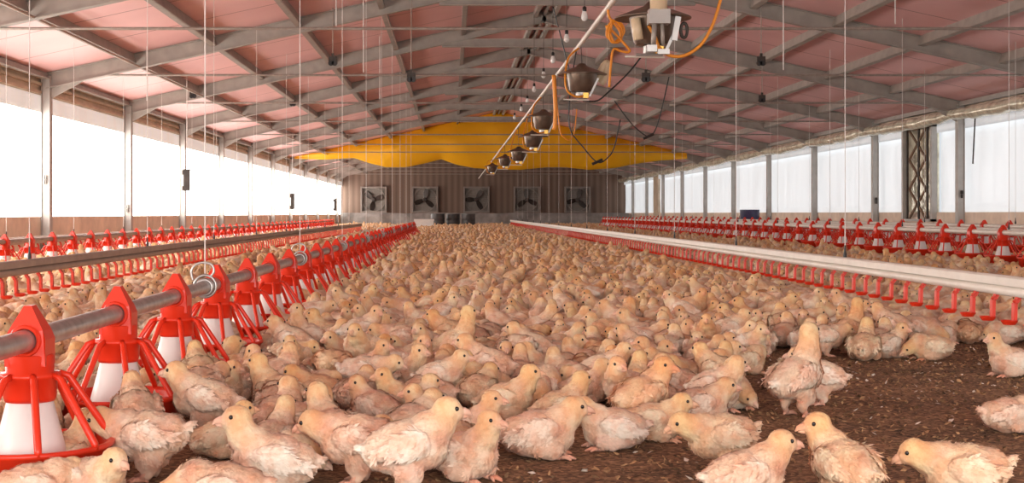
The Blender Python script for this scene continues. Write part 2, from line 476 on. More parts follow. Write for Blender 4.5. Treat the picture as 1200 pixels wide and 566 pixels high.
for i, x in enumerate(PURL):
    mb = MB(); z = roof(x)
    t = -1 if x < XM else 1
    a = math.atan(PITCH) * t
    rot = Matrix.Rotation(a, 3, 'Y')
    mid = (FRONT + BACK) / 2; L = BACK - FRONT - 0.02
    mb.box((x, mid, z - 0.06), (0.008, L, 0.125), rot)
    mb.box(Vector((x, mid, z - 0.12)) + rot @ Vector((0.025 * t, 0, 0)), (0.058, L, 0.008), rot)
    struct(mb.build('purlin', 'paint'), f'{nth(i + 1)} purlin from the left running the length of the roof', 'purlin')
for x in (XL + 0.08, XR - 0.08):
    mb = MB().span((x - 0.04, FRONT, EAVE - 0.07), (x + 0.04, BACK, EAVE - 0.055)); mb.span((x - 0.004, FRONT, EAVE - 0.06), (x + 0.004, BACK, EAVE + 0.005))
    struct(mb.build('eave_beam', 'paint'), ('left' if x < 0 else 'right') + ' eave beam on top of the columns', 'beam')
mb = MB()
for dx in (-0.14, 0.14): mb.span((XM + dx - 0.03, FRONT, RIDGE - 0.13), (XM + dx + 0.03, BACK, RIDGE - 0.035))
mb.span((XM - 0.02, FRONT, RIDGE - 0.1), (XM + 0.02, BACK, RIDGE - 0.02))
struct(mb.build('ridge_beam', 'paint'), 'ridge beams running along the peak of the roof', 'beam')

def along(name, x, z, r, m, label, cat, y0=FRONT, y1=BACK - 1.0):
    mb = MB(); n = 40
    mb.tube([(x, y0 + (y1 - y0) * i / n, z) for i in range(n + 1)], r, 8)
    return tag(mb.build(name, m, smooth=True), label, cat)
along('water_pipe', -3.86, roof(-3.93) - 0.17, 0.014, 'rail_grey', 'thin conduit slung under the first purlin from the left', 'pipe')
along('gas_pipe', 1.20, 2.17, 0.022, 'rail_white', 'cream gas pipe running above the hanging heaters', 'pipe')
# rolled clear plastic under the right eave
n = 420; mb = MB(); pts, rs = [], []
for i in range(n + 1):
    y = FRONT + (BACK - FRONT) * i / n
    s_ = noise.noise(Vector((y * 2.1, 3, 0))); ph = (y - Y1) % BAY / BAY
    pts.append((XR - 0.20, y, 2.11 + 0.02 * s_ - 0.03 * math.sin(PI * ph))); rs.append(0.078 + 0.026 * noise.noise(Vector((y * 3.3, 0, 5))) + 0.02 * math.sin(PI * ph))
mb.tube(pts, rs, 12)
tag(mb.build('plastic_roll', 'foil', smooth=True), 'crinkled shiny roll of clear plastic under the right eave', 'plastic sheet')

# ------------------------------------------------------------------ lattice gate in the right wall
def lattice_gate():
    g = empty('lattice_gate', (XR - 0.04, (DOOR_A + DOOR_B) / 2, 0.45))
    W = DOOR_B - DOOR_A; z0, z1 = 0.0, 1.62
    MB().span((0.05, -W / 2, z0), (0.08, W / 2, z1)).build('backing_panel', 'foil', g)
    f = MB()
    for s_ in (-1, 1): f.box((0, s_ * (W / 2 - 0.04), (z0 + z1) / 2), (0.09, 0.08, z1 - z0))
    f.box((0, 0, z1 - 0.03), (0.09, W, 0.06)); f.box((0, 0, z0 + 0.02), (0.09, W, 0.04))
    f.build('frame', 'col_paint', g)
    b = MB(); nn = 3; hh = (z1 - z0 - 0.1) / nn
    for i in range(nn):
        a0 = z0 + 0.04 + i * hh
        for p, q in (((-0.42, a0), (0.42, a0 + hh)), ((0.42, a0), (-0.42, a0 + hh))):
            b.bar((-0.02, p[0], p[1]), (-0.02, q[0], q[1]), 0.045, 0.02, (1, 0, 0))
    b.build('scissor_bars', 'rust', g)
    p = MB()
    for yy in (-0.5, 0.5, -0.08): p.box((-0.025, yy, 0.8), (0.03, 0.05, 1.54))
    p.build('upright_bars', 'dark', g)
    tag(g, 'rusty folding lattice gate set in the right wall between two curtains', 'gate')
lattice_gate()

# ------------------------------------------------------------------ far end: fans, tarpaulin, drums, box
FANX = [-3.62, -1.26, 1.11, 3.43, 5.77]
def fan(i, x):
    g = empty('exhaust_fan', (x, BACK - 0.02, EYE + 0.63)); s_ = 0.60
    f = MB()
    for a in (-1, 1):
        f.box((a * (s_ - 0.035), -0.10, 0), (0.07, 0.24, 2 * s_)); f.box((0, -0.10, a * (s_ - 0.035)), (2 * s_ - 0.14, 0.24, 0.07))
    f.build('housing', 'fan_grey', g)
    sh = MB()
    for k in range(11):
        sh.box((0, -0.02, -s_ + 0.12 + k * 0.098), (2 * s_ - 0.14, 0.012, 0.10), Matrix.Rotation(R(24), 3, 'X'))
    sh.build('shutter', 'shutter', g)
    rg = MB().lathe([(s_ - 0.08, -0.0), (s_ - 0.06, 0.0), (s_ - 0.06, 0.10), (s_ - 0.08, 0.10), (s_ - 0.08, 0.0)], 32)
    rg.v = [(a, -0.06 - c_, b) for a, b, c_ in rg.v]
    rg.build('shroud_ring', 'galv_dull', g)
    h = MB().lathe([(0, 0), (0.10, 0), (0.10, 0.12), (0.06, 0.15), (0, 0.15)], 16); h.v = [(a, -0.08 - c_, b) for a, b, c_ in h.v]
    h.build('hub', 'dark', g)
    rot0 = [20, 80, 60, 95, 75][i]
    for k in range(3):
        an = R(rot0 + 120 * k); d = Vector((math.cos(an), 0, math.sin(an))); p = Vector((-d.z, 0, d.x)); bl = MB()
        vs, fs = [], []
        for j in range(6):
            u = j / 5; wd = 0.075 + 0.05 * math.sin(PI * u); tw = R(38 - 22 * u)
            cpt = d * (0.08 + u * 0.42) + Vector((0, -0.14, 0))
            e = p * math.cos(tw) * wd + Vector((0, math.sin(tw) * wd, 0)); nrm = d.cross(e).normalized() * 0.006
            vs += [cpt - e - nrm, cpt + e - nrm, cpt + e + nrm, cpt - e + nrm]
        for j in range(5):
            for q in range(4): fs.append((j * 4 + q, j * 4 + (q + 1) % 4, j * 4 + 4 + (q + 1) % 4, j * 4 + 4 + q))
        fs += [(3, 2, 1, 0), (20, 21, 22, 23)]
        bl.add(vs, fs).build('blade', 'dark', g)
    wh = ['leftmost', 'second from the left', 'middle', 'second from the right', 'rightmost'][i]
    tag(g, f'square grey exhaust fan on the brown end wall, {wh} of five', 'fan', 'exhaust fans on the end wall')
for i, x in enumerate(FANX): fan(i, x)

mb = MB(); nx = 120
v, f = [], []
for t in (0, 0.03):
    for j in range(4):
        for i in range(nx + 1):
            x = XL + 0.15 + (XR - XL - 0.3) * i / nx
            v.append((x, 60.2 + t + 0.10 * noise.noise(Vector((x * 1.7, j * 0.5, 2))), 0.0 + (0.60 + 0.05 * noise.noise(Vector((x * 0.8, 0, 8)))) * j / 3))
h = 4 * (nx + 1)
for j in range(3):
    for i in range(nx):
        a = j * (nx + 1) + i; f.append((a, a + 1, a + nx + 2, a + nx + 1)); f.append((h + a + nx + 1, h + a + nx + 2, h + a + 1, h + a))
for i in range(nx):
    a = 3 * (nx + 1) + i; f.append((a, a + 1, h + a + 1, h + a))
mb.add(v, f)
tag(mb.build('tarpaulin', 'tarp', smooth=True), 'low grey tarpaulin strung across the far end below the fans', 'tarpaulin')

def drum(x, y, r, hgt, m, label, grp=None):
    g = empty('drum', (x, y, 0))
    b = MB().lathe([(0, 0), (r * 0.97, 0), (r, 0.02), (r, hgt * 0.32), (r * 1.03, hgt * 0.34), (r, hgt * 0.36), (r, hgt * 0.64), (r * 1.03, hgt * 0.66), (r, hgt * 0.68), (r, hgt - 0.02), (r * 0.97, hgt)], 24)
    smooth_by_angle(b.build('body', m, g), 40)
    smooth_by_angle(MB().lathe([(r * 1.02, hgt - 0.02), (r * 1.02, hgt + 0.02), (r * 0.94, hgt + 0.02), (r * 0.92, hgt), (0, hgt)], 24).build('lid', m, g), 40)
    tag(g, label, 'drum', grp)
for i, (px, ww) in enumerate(((513, 'leftmost'), (531, 'middle'), (549, 'rightmost'))):
    drum((px - VX) * 54 / F, 54 + 0.3 * (i % 2), 0.27, 0.55, 'drum', f'charcoal drum at the far end beneath the fans, {ww} of three', 'drums at the far end')
drum(7.45, 34.2, 0.24, 0.66, 'navy', 'dark blue drum standing against the right sill wall')
g = empty('storage_box', ((497 - VX) * 46 / F, 46, 0))
MB().span((-0.32, -0.2, 0), (0.32, 0.2, 0.34)).build('body', 'box', g)
MB().span((-0.335, -0.215, 0.33), (0.335, 0.215, 0.39)).build('lid', 'box', g)
tag(g, 'white lidded box at the far end of the near feeder line', 'box')

# yellow tarpaulin closing the gable
YC = 42.2
def yellow():
    nx, nz = 120, 10; v, f = [], []
    edge = [(345, 186), (380, 187), (415, 185), (432, 191), (452, 196), (476, 196), (500, 191), (517, 186.5), (535, 193), (556, 197), (580, 198.5), (610, 199), (640, 196), (662, 196), (690, 199), (720, 197), (745, 192), (775, 188), (805, 186)]
    ex = [(a - VX) * YC / F for a, b in edge]; ez = [EYE - (b - VY) * YC / F for a, b in edge]
    for t in (0, 0.02):
        for j in range(nz + 1):
            for i in range(nx + 1):
                x = ex[0] + (ex[-1] - ex[0]) * i / nx
                zb = float(np.interp(x, ex, ez)); zt = max(zb + 0.02, roof(x) - 0.02); u = j / nz
                bag = 0.30 * math.sin(PI * u) * min(1, (zt - zb)) + 0.10 * noise.noise(Vector((x * 0.9, u * 1.5, 3))) * math.sin(PI * u)
                v.append((x, YC - bag + t, zb + (zt - zb) * u))
    w_ = nx + 1; h = w_ * (nz + 1)
    for j in range(nz):
        for i in range(nx):
            a = j * w_ + i; f.append((a, a + 1, a + w_ + 1, a + w_)); f.append((h + a + w_, h + a + w_ + 1, h + a + 1, h + a))
    for i in range(nx): f.append((h + i, h + i + 1, i + 1, i))
    me = bpy.data.meshes.new('gable_tarpaulin'); me.from_pydata(v, [], f); me.update()
    tag(link('gable_tarpaulin', me, 'yellow', smooth=True), 'bright yellow tarpaulin hung across the roof at the far end, scalloped hem', 'tarpaulin')
yellow()

# ------------------------------------------------------------------ pan feeders
def feeder_parts():
    P = {}
    # hood: gabled red saddle that rides on the pipe (pipe centre at z = 0.316)
    mb = MB(); pr = [(-0.043, 0.262), (0.043, 0.262), (0.043, 0.318), (0.036, 0.338), (0.008, 0.389), (-0.008, 0.389), (-0.036, 0.338), (-0.043, 0.318)]
    vs = [(x, y * (1.0 if z < 0.33 else (0.85 if z < 0.35 else 0.45)), z) for y in (-0.036, 0.036) for x, z in pr]
    n = len(pr)
    mb.add(vs, [tuple(range(n)), tuple(range(2 * n - 1, n - 1, -1))] + [(k, k + n, (k + 1) % n + n, (k + 1) % n) for k in range(n)])
    for s_ in (-1, 1):   # moulded flange round each pipe hole
        mb.tube([(0.030 * math.cos(2 * PI * k / 16), s_ * 0.037, 0.316 + 0.030 * math.sin(2 * PI * k / 16)) for k in range(16)], 0.005, 6, closed=True)
    P['hood'] = (mb.mesh('hood'), 'red')
    mb = MB().lathe([(0.046, 0.285), (0.050, 0.282), (0.050, 0.248), (0.064, 0.246), (0.065, 0.238), (0.057, 0.234), (0.055, 0.195), (0.052, 0.186), (0.040, 0.186)], 24)
    P['drop_tube'] = (mb.mesh('drop_tube'), 'red')
    mb = MB().lathe([(0.040, 0.195), (0.047, 0.190), (0.078, 0.070), (0.082, 0.030), (0.060, 0.028)], 28)
    P['feed_cone'] = (mb.mesh('feed_cone'), 'white_plastic')
    mb = MB().lathe([(0, 0.006), (0.13, 0.006), (0.148, 0.018), (0.168, 0.086), (0.176, 0.090), (0.176, 0.099), (0.166, 0.100), (0.160, 0.090), (0.140, 0.026), (0.10, 0.018), (0.08, 0.034), (0, 0.040)], 36)
    P['pan'] = (mb.mesh('pan'), 'red')
    sp = MB().tube([(0.060, 0, 0.243), (0.080, 0, 0.236), (0.168, 0, 0.104), (0.170, 0, 0.092)], [0.0075, 0.008, 0.008, 0.007], 8)
    P['spoke'] = (sp.mesh('spoke'), 'red')
    gr = MB()
    for k in range(8):
        a = 2 * PI * (k + 0.5) / 8
        gr.tube([(r * math.cos(a), r * math.sin(a), z) for r, z in ((0.060, 0.243), (0.080, 0.236), (0.168, 0.104), (0.170, 0.092))], 0.0065, 5)
    P['grille'] = (gr.mesh('grille'), 'red')
    for k, (me, m) in P.items():
        me.materials.append(M[m])
        if k != 'hood': me.polygons.foreach_set('use_smooth', [True] * len(me.polygons))
    return P
FP = feeder_parts()
def feeder(x, y, z, detail, label, grp, rz=0):
    g = empty('pan_feeder', (x, y, z), rz)
    for k in ('hood', 'drop_tube', 'feed_cone', 'pan'):
        o = bpy.data.objects.new(k, FP[k][0]); COL.objects.link(o); o.parent = g
    if detail:
        for k in range(8):
            o = bpy.data.objects.new('spoke', FP['spoke'][0]); COL.objects.link(o); o.parent = g
            o.rotation_euler = (0, 0, 2 * PI * (k + 0.5) / 8)
    else:
        o = bpy.data.objects.new('grille', FP['grille'][0]); COL.objects.link(o); o.parent = g
    tag(g, label, 'feeder', grp)
    return g
PANS = []
def feeder_line(x, y0, y1, z, where, detail_n, step=0.77, r=0.024, pm='galv'):
    grp = f'red pan feeders of the {where}'
    y, i = y0, 1
    while y < y1:
        feeder(x, y, z, i <= detail_n, f'red pan feeder, {nth(i)} from the camera in the {where}', grp, R(random.uniform(-6, 6)) if i > 2 else 0)
        PANS.append((x, y)); y += step; i += 1
    mb = MB(); n = 60; a, b = y0 - 2.5, y - 0.4
    mb.tube([(x, a + (b - a) * k / n, z + 0.316) for k in range(n + 1)], r, 14)
    tag(mb.build('feed_pipe', pm, smooth=True), f'long grey auger pipe carrying the {where}', 'pipe')
feeder_line(-0.90, 2.91, 32.3, 0.0, 'front left feeder line', 14)
feeder_line(-4.23, 12.9, 48.5, -0.006 + 0.006, 'far left feeder line', 0, pm='galv_dull')
feeder_line(5.30, 11.6, 48.5, 0.085, 'right feeder line', 0, pm='rail_white')
feeder_line(6.60, 15.4, 48.5, 0.115, 'feeder line nearest the right wall', 0, pm='rail_white')

# ------------------------------------------------------------------ drinker lines
def cup_mesh():
    mb = MB(); pts = [(0, 0, 0.245), (-0.004, 0, 0.232), (-0.016, 0, 0.220), (-0.018, 0, 0.150), (-0.022, 0, 0.140)]
    for a, b in zip(pts, pts[1:]): mb.bar(a, b, 0.028, 0.014, (1, 0, 0))
    mb.lathe([(0, 0.130), (0.024, 0.131), (0.032, 0.143), (0.034, 0.149), (0.031, 0.149), (0.022, 0.138), (0, 0.136)], 14, (-0.038, 0, 0))
    me = mb.mesh('drip_cup'); me.materials.append(M['red']); return me
CUP = cup_mesh()
def drinker_line(x, y0, y1, zoff, m, label, step=0.223, flip=1):
    g = empty('drinker_line', (x, y0, 0))
    L = y1 - y0
    b = MB(); n = 30
    def prof(pts_, name, mm):
        q = MB(); k = len(pts_)
        for i in range(n + 1): q.v += [(px_, L * i / n, pz_ + zoff) for px_, pz_ in pts_]
        for i in range(n):
            q.f += [(i * k + j, i * k + (j + 1) % k, (i + 1) * k + (j + 1) % k, (i + 1) * k + j) for j in range(k)]
        q.f += [tuple(range(k)), tuple(range(n * k + k - 1, n * k - 1, -1))]
        return q.build(name, mm, g)
    prof([(-0.022, 0.285), (-0.022, 0.318), (-0.012, 0.326), (0.012, 0.326), (0.022, 0.318), (0.022, 0.285)], 'stabiliser_rail', m)
    p = MB().tube([(0, L * i / n, 0.262 + zoff) for i in range(n + 1)], 0.021, 12); p.build('water_pipe', m, g, True)
    rest = MB(); i = 0; y = 0.3
    while y < L - 0.2:
        if i < 100:
            o = bpy.data.objects.new('drip_cup', CUP); COL.objects.link(o); o.parent = g; o.location = (0, y, zoff)
            o.scale = (flip, 1, 1)
        else:
            rest.bar((0, y, 0.245 + zoff), (-0.018 * flip, y, 0.14 + zoff), 0.024, 0.010, (1, 0, 0)); rest.box((-0.038 * flip, y, 0.14 + zoff), (0.06, 0.06, 0.018))
        y += step; i += 1
    if rest.v:
        o = rest.build('drip_cups', 'red', g); o['kind'] = 'stuff'
    tag(g, label, 'drinker line')
drinker_line(2.31, 4.6, 54.0, 0.0, 'rail_white', 'white drinker rail with red drip cups running along the right', flip=1)
drinker_line(-2.40, 5.6, 36.0, 0.0, 'rail_grey', 'dusty grey drinker rail with red drip cups behind the near feeders', flip=-1)
drinker_line(-4.72, 13.0, 48.0, 0.0, 'rail_grey', 'drinker rail closest to the left wall', flip=-1)
drinker_line(6.02, 12.5, 48.0, 0.10, 'rail_white', 'white drinker rail between the two right feeder lines', flip=1)

# ------------------------------------------------------------------ cords that hold the lines up
def cord(x, y, z0, label, grp, hook=False, top=None, r=0.0024):
    g = empty('suspension_cord', (x, y, z0))
    zt = (roof(x) if top is None else top) - z0
    MB().tube([(0, 0, 0.05), (0, 0, zt * 0.5), (0, 0, zt - 0.01)], r, 6).build('cord', 'cord', g)
    if hook:
        t = MB()
        for yy in (-0.016, 0.016): t.tube([(0.028 * math.cos(2 * PI * k / 20), yy, 0.028 * math.sin(2 * PI * k / 20)) for k in range(20)], 0.006, 6, closed=True)
        t.tube([(0.040 * math.cos(a), 0, 0.004 + 0.040 * math.sin(a)) for a in [2 * PI * k / 20 for k in range(20)]], 0.005, 6, closed=True)
        t.build('clamp', 'galv', g, True)
        hose('hook', [(0.015, 0, 0.036), (0.032, 0, 0.055), (0.024, 0, 0.082), (-0.008, 0, 0.090), (-0.036, 0, 0.080), (-0.050, 0, 0.055), (-0.044, 0, 0.025)], 0.0042, 'galv', g)
    else:
        MB().tube([(0, 0, -0.010), (0, 0, 0.012), (0, 0, 0.03), (0, 0, 0.062)], [0.010, 0.010, 0.006, 0.004], 8).build('clip', 'black', g)
        MB().tube([(0, 0, 0.06), (0, 0, 0.19)], 0.0034, 6).build('adjuster', 'cord', g)
    tag(g, label, 'cord', grp)
def cords(x, ys, z0, where, hook=False):
    for i, y in enumerate(ys): cord(x, y, z0, f'white suspension cord, {nth(i + 1)} from the camera along the {where}', f'cords of the {where}', hook)
cords(-0.90, [4.97 + 3.1 * k for k in range(9)], 0.316, 'front left feeder line', True)
cords(2.31, [8.03 + 3.08 * k for k in range(14)], 0.335, 'right white drinker rail')
cords(-2.40, [7.75 + 3.0 * k for k in range(9)], 0.335, 'grey drinker rail')
cords(-4.23, [12.95 + 2.31 * k for k in range(12)], 0.35, 'far left feeder line')
cords(5.30, [13.0 + 3.08 * k for k in range(11)], 0.44, 'right feeder line')
cords(6.60, [16.0 + 3.08 * k for k in range(10)], 0.47, 'feeder line nearest the right wall')

# loose vertical pipes and cords that hang from the roof
for i, (px, py0, py1, y) in enumerate(((394, 0, 31, 13.5), (426, 38, 85, 14.2), (918, 8, 82, 12.2), (1049, 0, 28, 12.6), (172, 24, 118, 16.5), (445, 88, 116, 20))):
    a, b = at(px, py0, y), at(px, py1, y)
    mb = MB().tube([(a.x, y, roof(a.x) - 0.01), (a.x, y, b.z)], 0.005, 6)
    tag(mb.build('drop_cord', 'cord'), ['short white cord end dangling high above the left feeder line', 'short white cord end dangling left of the roof ridge', 'white cord end dangling right of the big heater',
        'short white cord end dangling near the upper right corner', 'pale cord hanging above the second left column bay', 'short pale cord above the yellow tarpaulin'][i], 'cord')

# ------------------------------------------------------------------ brooder heaters
def brooder(px, py, y, label, near=False, sc=1.0):
    p = at(px, py, y); g = empty('brooder_heater', p)
    smooth_by_angle(MB().lathe([(0.03, 0.10), (0.06, 0.07), (0.21 * sc, 0.012), (0.235 * sc, 0.0), (0.235 * sc, -0.006), (0.20 * sc, -0.002), (0.14 * sc, 0.0)], 32).build('canopy', 'bowl', g))
    smooth_by_angle(MB().lathe([(0.145 * sc, 0.0), (0.142 * sc, -0.02), (0.118 * sc, -0.145), (0.105 * sc, -0.165), (0.06, -0.17), (0, -0.17)], 32).build('bowl', 'bowl', g))
    smooth_by_angle(MB().lathe([(0.03, -0.165), (0.058, -0.175), (0.058, -0.215), (0.045, -0.235), (0, -0.235)], 20).build('burner', 'silver', g))
    b = MB(); b.box((0.03, -0.05, -0.205), (0.05, 0.05, 0.05)); b.tube([(0.05, -0.06, -0.20), (0.09, -0.06, -0.19)], 0.012, 8); b.build('gas_valve', 'brass', g)
    MB().tube([(-0.18, -0.07, -0.245), (0.06, -0.07, -0.25)], 0.007, 6).build('pilot_rod', 'rail_white', g)
    zt = 2.17 - p.z
    MB().tube([(0, 0, 0.09), (-0.01, 0, zt)], 0.004, 6).build('chain', 'dark', g)
    if not near: hose('gas_hose', [(1.20 - p.x, 0.02, zt - 0.02), (-0.13, -0.05, 0.15), (-0.165, -0.08, -0.02), (-0.15, -0.10, -0.16), (-0.06, -0.09, -0.22), (0.02, -0.06, -0.205)], 0.010, 'orange', g)
    MB().bar((0.14, -0.12, -0.05), (0.06, -0.12, -0.22), 0.018, 0.008, (0, 1, 0)).build('strut', 'silver', g)
    if near:
        MB().tube([(-0.125, -0.13, -0.02), (-0.105, -0.13, -0.15)], 0.030, 14).build('air_tube', 'cream', g, True)
        MB().bar((0.135, -0.13, -0.01), (0.11, -0.13, -0.155), 0.035, 0.012, (0, 1, 0)).build('side_plate', 'silver', g)
        MB().tube([(0.0, -0.24, 0.01), (0.0, -0.24, 0.30)], 0.052, 18).build('regulator_tube', 'cream', g, True)
        MB().tube([(0.0, -0.24, 0.098), (0.0, -0.24, 0.165)], 0.0535, 18).build('orange_band', 'orange', g, True)
        q = MB(); q.box((0, -0.24, -0.03), (0.125, 0.10, 0.085)); q.build('control_block', 'col_paint', g)
        q = MB(); q.tube([(-0.025, -0.24, -0.07), (-0.03, -0.22, -0.21)], 0.016, 10); q.tube([(0.02, -0.24, -0.07), (0.03, -0.22, -0.20)], 0.012, 10); q.build('valve_stem', 'galv_dull', g, True)
        q = MB(); q.box((-0.04, -0.22, -0.215), (0.06, 0.05, 0.04)); q.box((0.03, -0.23, -0.235), (0.07, 0.03, 0.03)); q.tube([(-0.13, -0.2, -0.25), (0.03, -0.2, -0.25)], 0.008, 8); q.build('gas_fitting', 'silver', g)
        q = MB().tube([(0.175 + 0.02 * math.cos(2 * PI * k / 16), -0.1, -0.09 + 0.045 * math.sin(2 * PI * k / 16)) for k in range(16)], 0.010, 6, closed=True); q.build('ring_handle', 'dark', g, True)
    tag(g, label, 'heater', 'hanging gas heaters along the ridge')
brooder(765, 21, 8.4, 'large close hanging gas heater with cream regulator tube at top of picture', True)
brooder(682, 87, 12.9, 'hanging brown gas heater with bright strut, second from the camera')
brooder(637, 137, 18.4, 'hanging brown bowl heater, third from the camera, against the yellow tarpaulin top')
brooder(625, 160, 21.5, 'hanging brown bowl heater, fourth from the camera')
brooder(608, 178, 25.5, 'hanging brown bowl heater, fifth from the camera')
brooder(592, 186, 31.5, 'small distant bowl heater, sixth from the camera')
brooder(577, 195, 40.0, 'smallest farthest bowl heater of the row, above the end wall')
# orange hoses
Y = 8.25
o = hose('gas_hose', [at(760, 30, Y), at(768, 44, Y), at(773, 56, Y), at(785, 65, Y), at(802, 65, Y), at(820, 54, Y), at(833, 34, Y), at(841, 12, Y), at(847, -12, Y), at(850, -40, Y)], 0.010, 'orange')
tag(o, 'orange gas hose swooping right from the large close heater', 'hose')
Y = 10.5
pts = [Vector((1.20, Y, 2.16)), at(714, 20, Y)]
for k in range(26):
    a = k * 0.9
    pts.append(at(721 + 8 * math.cos(a) + (k % 5 - 2) * 1.2, 37 + 13 * math.sin(a), Y + 0.02 * math.sin(k)))
pts += [at(735, 55, Y), at(737, 61, Y), at(728, 60, Y), at(719, 58, Y), at(716, 75, Y), at(714, 102, Y)]
o = hose('gas_hose', pts, 0.010, 'orange'); tag(o, 'bundled coil of orange hose hanging beside the gas pipe', 'hose')
o = hose('gas_hose', [at(649, 88, 12.9), at(650, 106, 12.9), at(651, 130, 12.9), at(650, 152, 12.9)], 0.02, 'orange'); tag(o, 'short straight orange hose hanging left of the second heater', 'hose')
o = hose('gas_hose', [at(700, 95, 13.0), at(706, 80, 13.0), at(712, 74, 13.0), at(708, 92, 13.0), at(704, 98, 13.0)], 0.035, 'cream'); tag(o, 'pale plastic wrapped hose joint right of the second heater', 'hose')
o = hose('gas_hose', [Vector((1.20, 16, 2.16)), at(656, 150, 16), at(660, 160, 16), at(667, 164, 16), at(672, 158, 16), at(674, 148, 16), at(676, 128, 16)], 0.007, 'orange'); tag(o, 'thin orange hose loop right of the third heater', 'hose')
for pts, r, lb in (([(683, 118), (700, 118), (715, 106), (730, 92), (741, 80), (752, 66)], 0.008, 'dark cable sagging between the first and second heaters'),
                   ([(720, 118), (733, 136), (745, 150), (760, 160), (768, 152), (775, 130), (784, 90)], 0.006, 'dark cable loop hanging right of the second heater'),
                   ([(675.5, 58), (668, 110), (668, 150), (683, 172), (700, 190), (712, 185), (720, 172), (727, 140)], 0.006, 'dark cable loop hanging in front of the yellow tarpaulin'),
                   ([(648, 8), (655, 34), (664, 70), (670, 92)], 0.006, 'dark cable slanting down from the ridge to the second heater')):
    Y = 13.2
    tag(hose('power_cable', [at(a, b, Y) for a, b in pts], r, 'black'), lb, 'cable')
for k, (px, py) in enumerate(((760, 160), (700, 190))):
    p = at(px, py, 13.2); g = empty('plug_socket', p)
    MB().tube([(-0.05, 0, -0.02), (0.05, 0, 0.025)], 0.014, 8).build('body', 'black', g)
    tag(g, ['black plug at the bottom of the cable loop right of the second heater', 'black plug on the cable loop in front of the yellow tarpaulin'][k], 'plug')

# bulbs along the ridge
for i, (px, py, y) in enumerate(((685, 18, 12.7), (664, 44, 14.8), (648, 69, 16.8), (637, 87, 18.8), (626, 104, 20.8), (618, 118, 23), (611, 127, 25.2), (603, 137, 28))):
    p = at(px, py, y); g = empty('light_bulb', p)
    MB().lathe([(0, -0.055), (0.018, -0.05), (0.030, -0.03), (0.030, 0.0), (0.020, 0.03), (0.015, 0.04)], 14).build('bulb', 'bulb', g, True)
    MB().lathe([(0.017, 0.035), (0.019, 0.04), (0.019, 0.075), (0.008, 0.085), (0, 0.085)], 12).build('socket', 'black', g, True)
    MB().tube([(0, 0, 0.08), (0, 0, roof(p.x) - 0.02 - p.z)], 0.003, 6).build('flex', 'black', g)
    tag(g, f'unlit white bulb hanging near the ridge, {nth(i + 1)} from the camera', 'light bulb', 'bulbs hanging near the ridge')

# pulleys and brackets on the steelwork
for i, (px, py, y, lb) in enumerate(((390, 72, 16.85, 'small black pulley under the roof left of the ridge, above the tarpaulin'), (482, 91, 16.85, 'small double black pulley beside the purlin left of the ridge'),
        (226, 111, 21.1, 'small black pulley near the round disc on the left'), (757, 91, 16.85, 'small black double pulley below the large heater'), (892, 72, 16.85, 'black pulley on the right roof slope, high'),
        (1053, 105, 21.1, 'black pulley nearest the right wall'), (893, 116, 21.1, 'black pulley on the right slope, lower of the two in line'), (343, 121, 25.4, 'tiny dark pulley on the left roof slope'))):
    p = at(px, py, y - 0.12); g = empty('pulley', p)
    b = MB(); b.box((0, 0, 0.035), (0.10, 0.03, 0.05)); b.box((0, 0, 0.075), (0.03, 0.02, 0.05)); b.box((-0.045, 0, -0.005), (0.012, 0.03, 0.07)); b.box((0.045, 0, -0.005), (0.012, 0.03, 0.07)); b.build('bracket', 'dark', g)
    for s_ in (-0.022, 0.022):
        wv = MB().lathe([(0, -0.008), (0.035, -0.008), (0.028, 0), (0.035, 0.008), (0, 0.008)], 16); wv.v = [(a + s_, c_, b_ - 0.02) for a, b_, c_ in wv.v]; wv.build('wheel', 'black', g)
    zt = max(0.11, roof(p.x) - p.z)
    MB().tube([(0, 0, 0.09), (0, 0, zt - 0.005)], 0.006, 6).build('hanger', 'galv_dull', g)
    tag(g, lb, 'pulley')
p = at(128, 99, 20.9); g = empty('vent_disc', p)
d = MB().lathe([(0, -0.012), (0.07, -0.016), (0.098, -0.008), (0.100, 0.0), (0.098, 0.012), (0, 0.014)], 28); d.v = [(a, c_, b) for a, b, c_ in d.v]; smooth_by_angle(d.build('disc', 'galv', g))
MB().tube([(0, 0, 0.09), (0, 0, roof(p.x) - p.z - 0.005)], 0.006, 6).build('hanger', 'galv_dull', g)
tag(g, 'round galvanised disc hanging below the roof at upper left', 'disc')
for px, py, y, hh, lb in ((219, 211, 19.8, 0.31, 'dark control box hanging before the bright left curtain, nearest of three'), (343, 236, 33.0, 0.38, 'dark control box hanging before the left curtain, middle of three'),
                  (393, 240, 44.6, 0.40, 'dark control box hanging by the far left corner, farthest of three')):
    p = at(px, py, y); g = empty('control_box', p)
    b = MB(); b.box((0, 0, 0.0), (0.085, 0.07, hh)); b.box((-0.05, 0, hh * 0.36), (0.03, 0.05, hh * 0.22)); b.box((-0.05, 0, -hh * 0.38), (0.03, 0.05, hh * 0.2)); b.build('body', 'dark', g)
    MB().tube([(0.02, 0, hh / 2), (0.13, 0, hh / 2 - 0.01)], 0.008, 6).build('bracket_arm', 'dark', g)
    MB().tube([(0, 0, hh / 2 - 0.01), (0, 0, roof(p.x) - p.z - 0.005)], 0.006, 6).build('cord', 'cord', g)
    tag(g, lb, 'control box', 'dark boxes hanging along the left side')
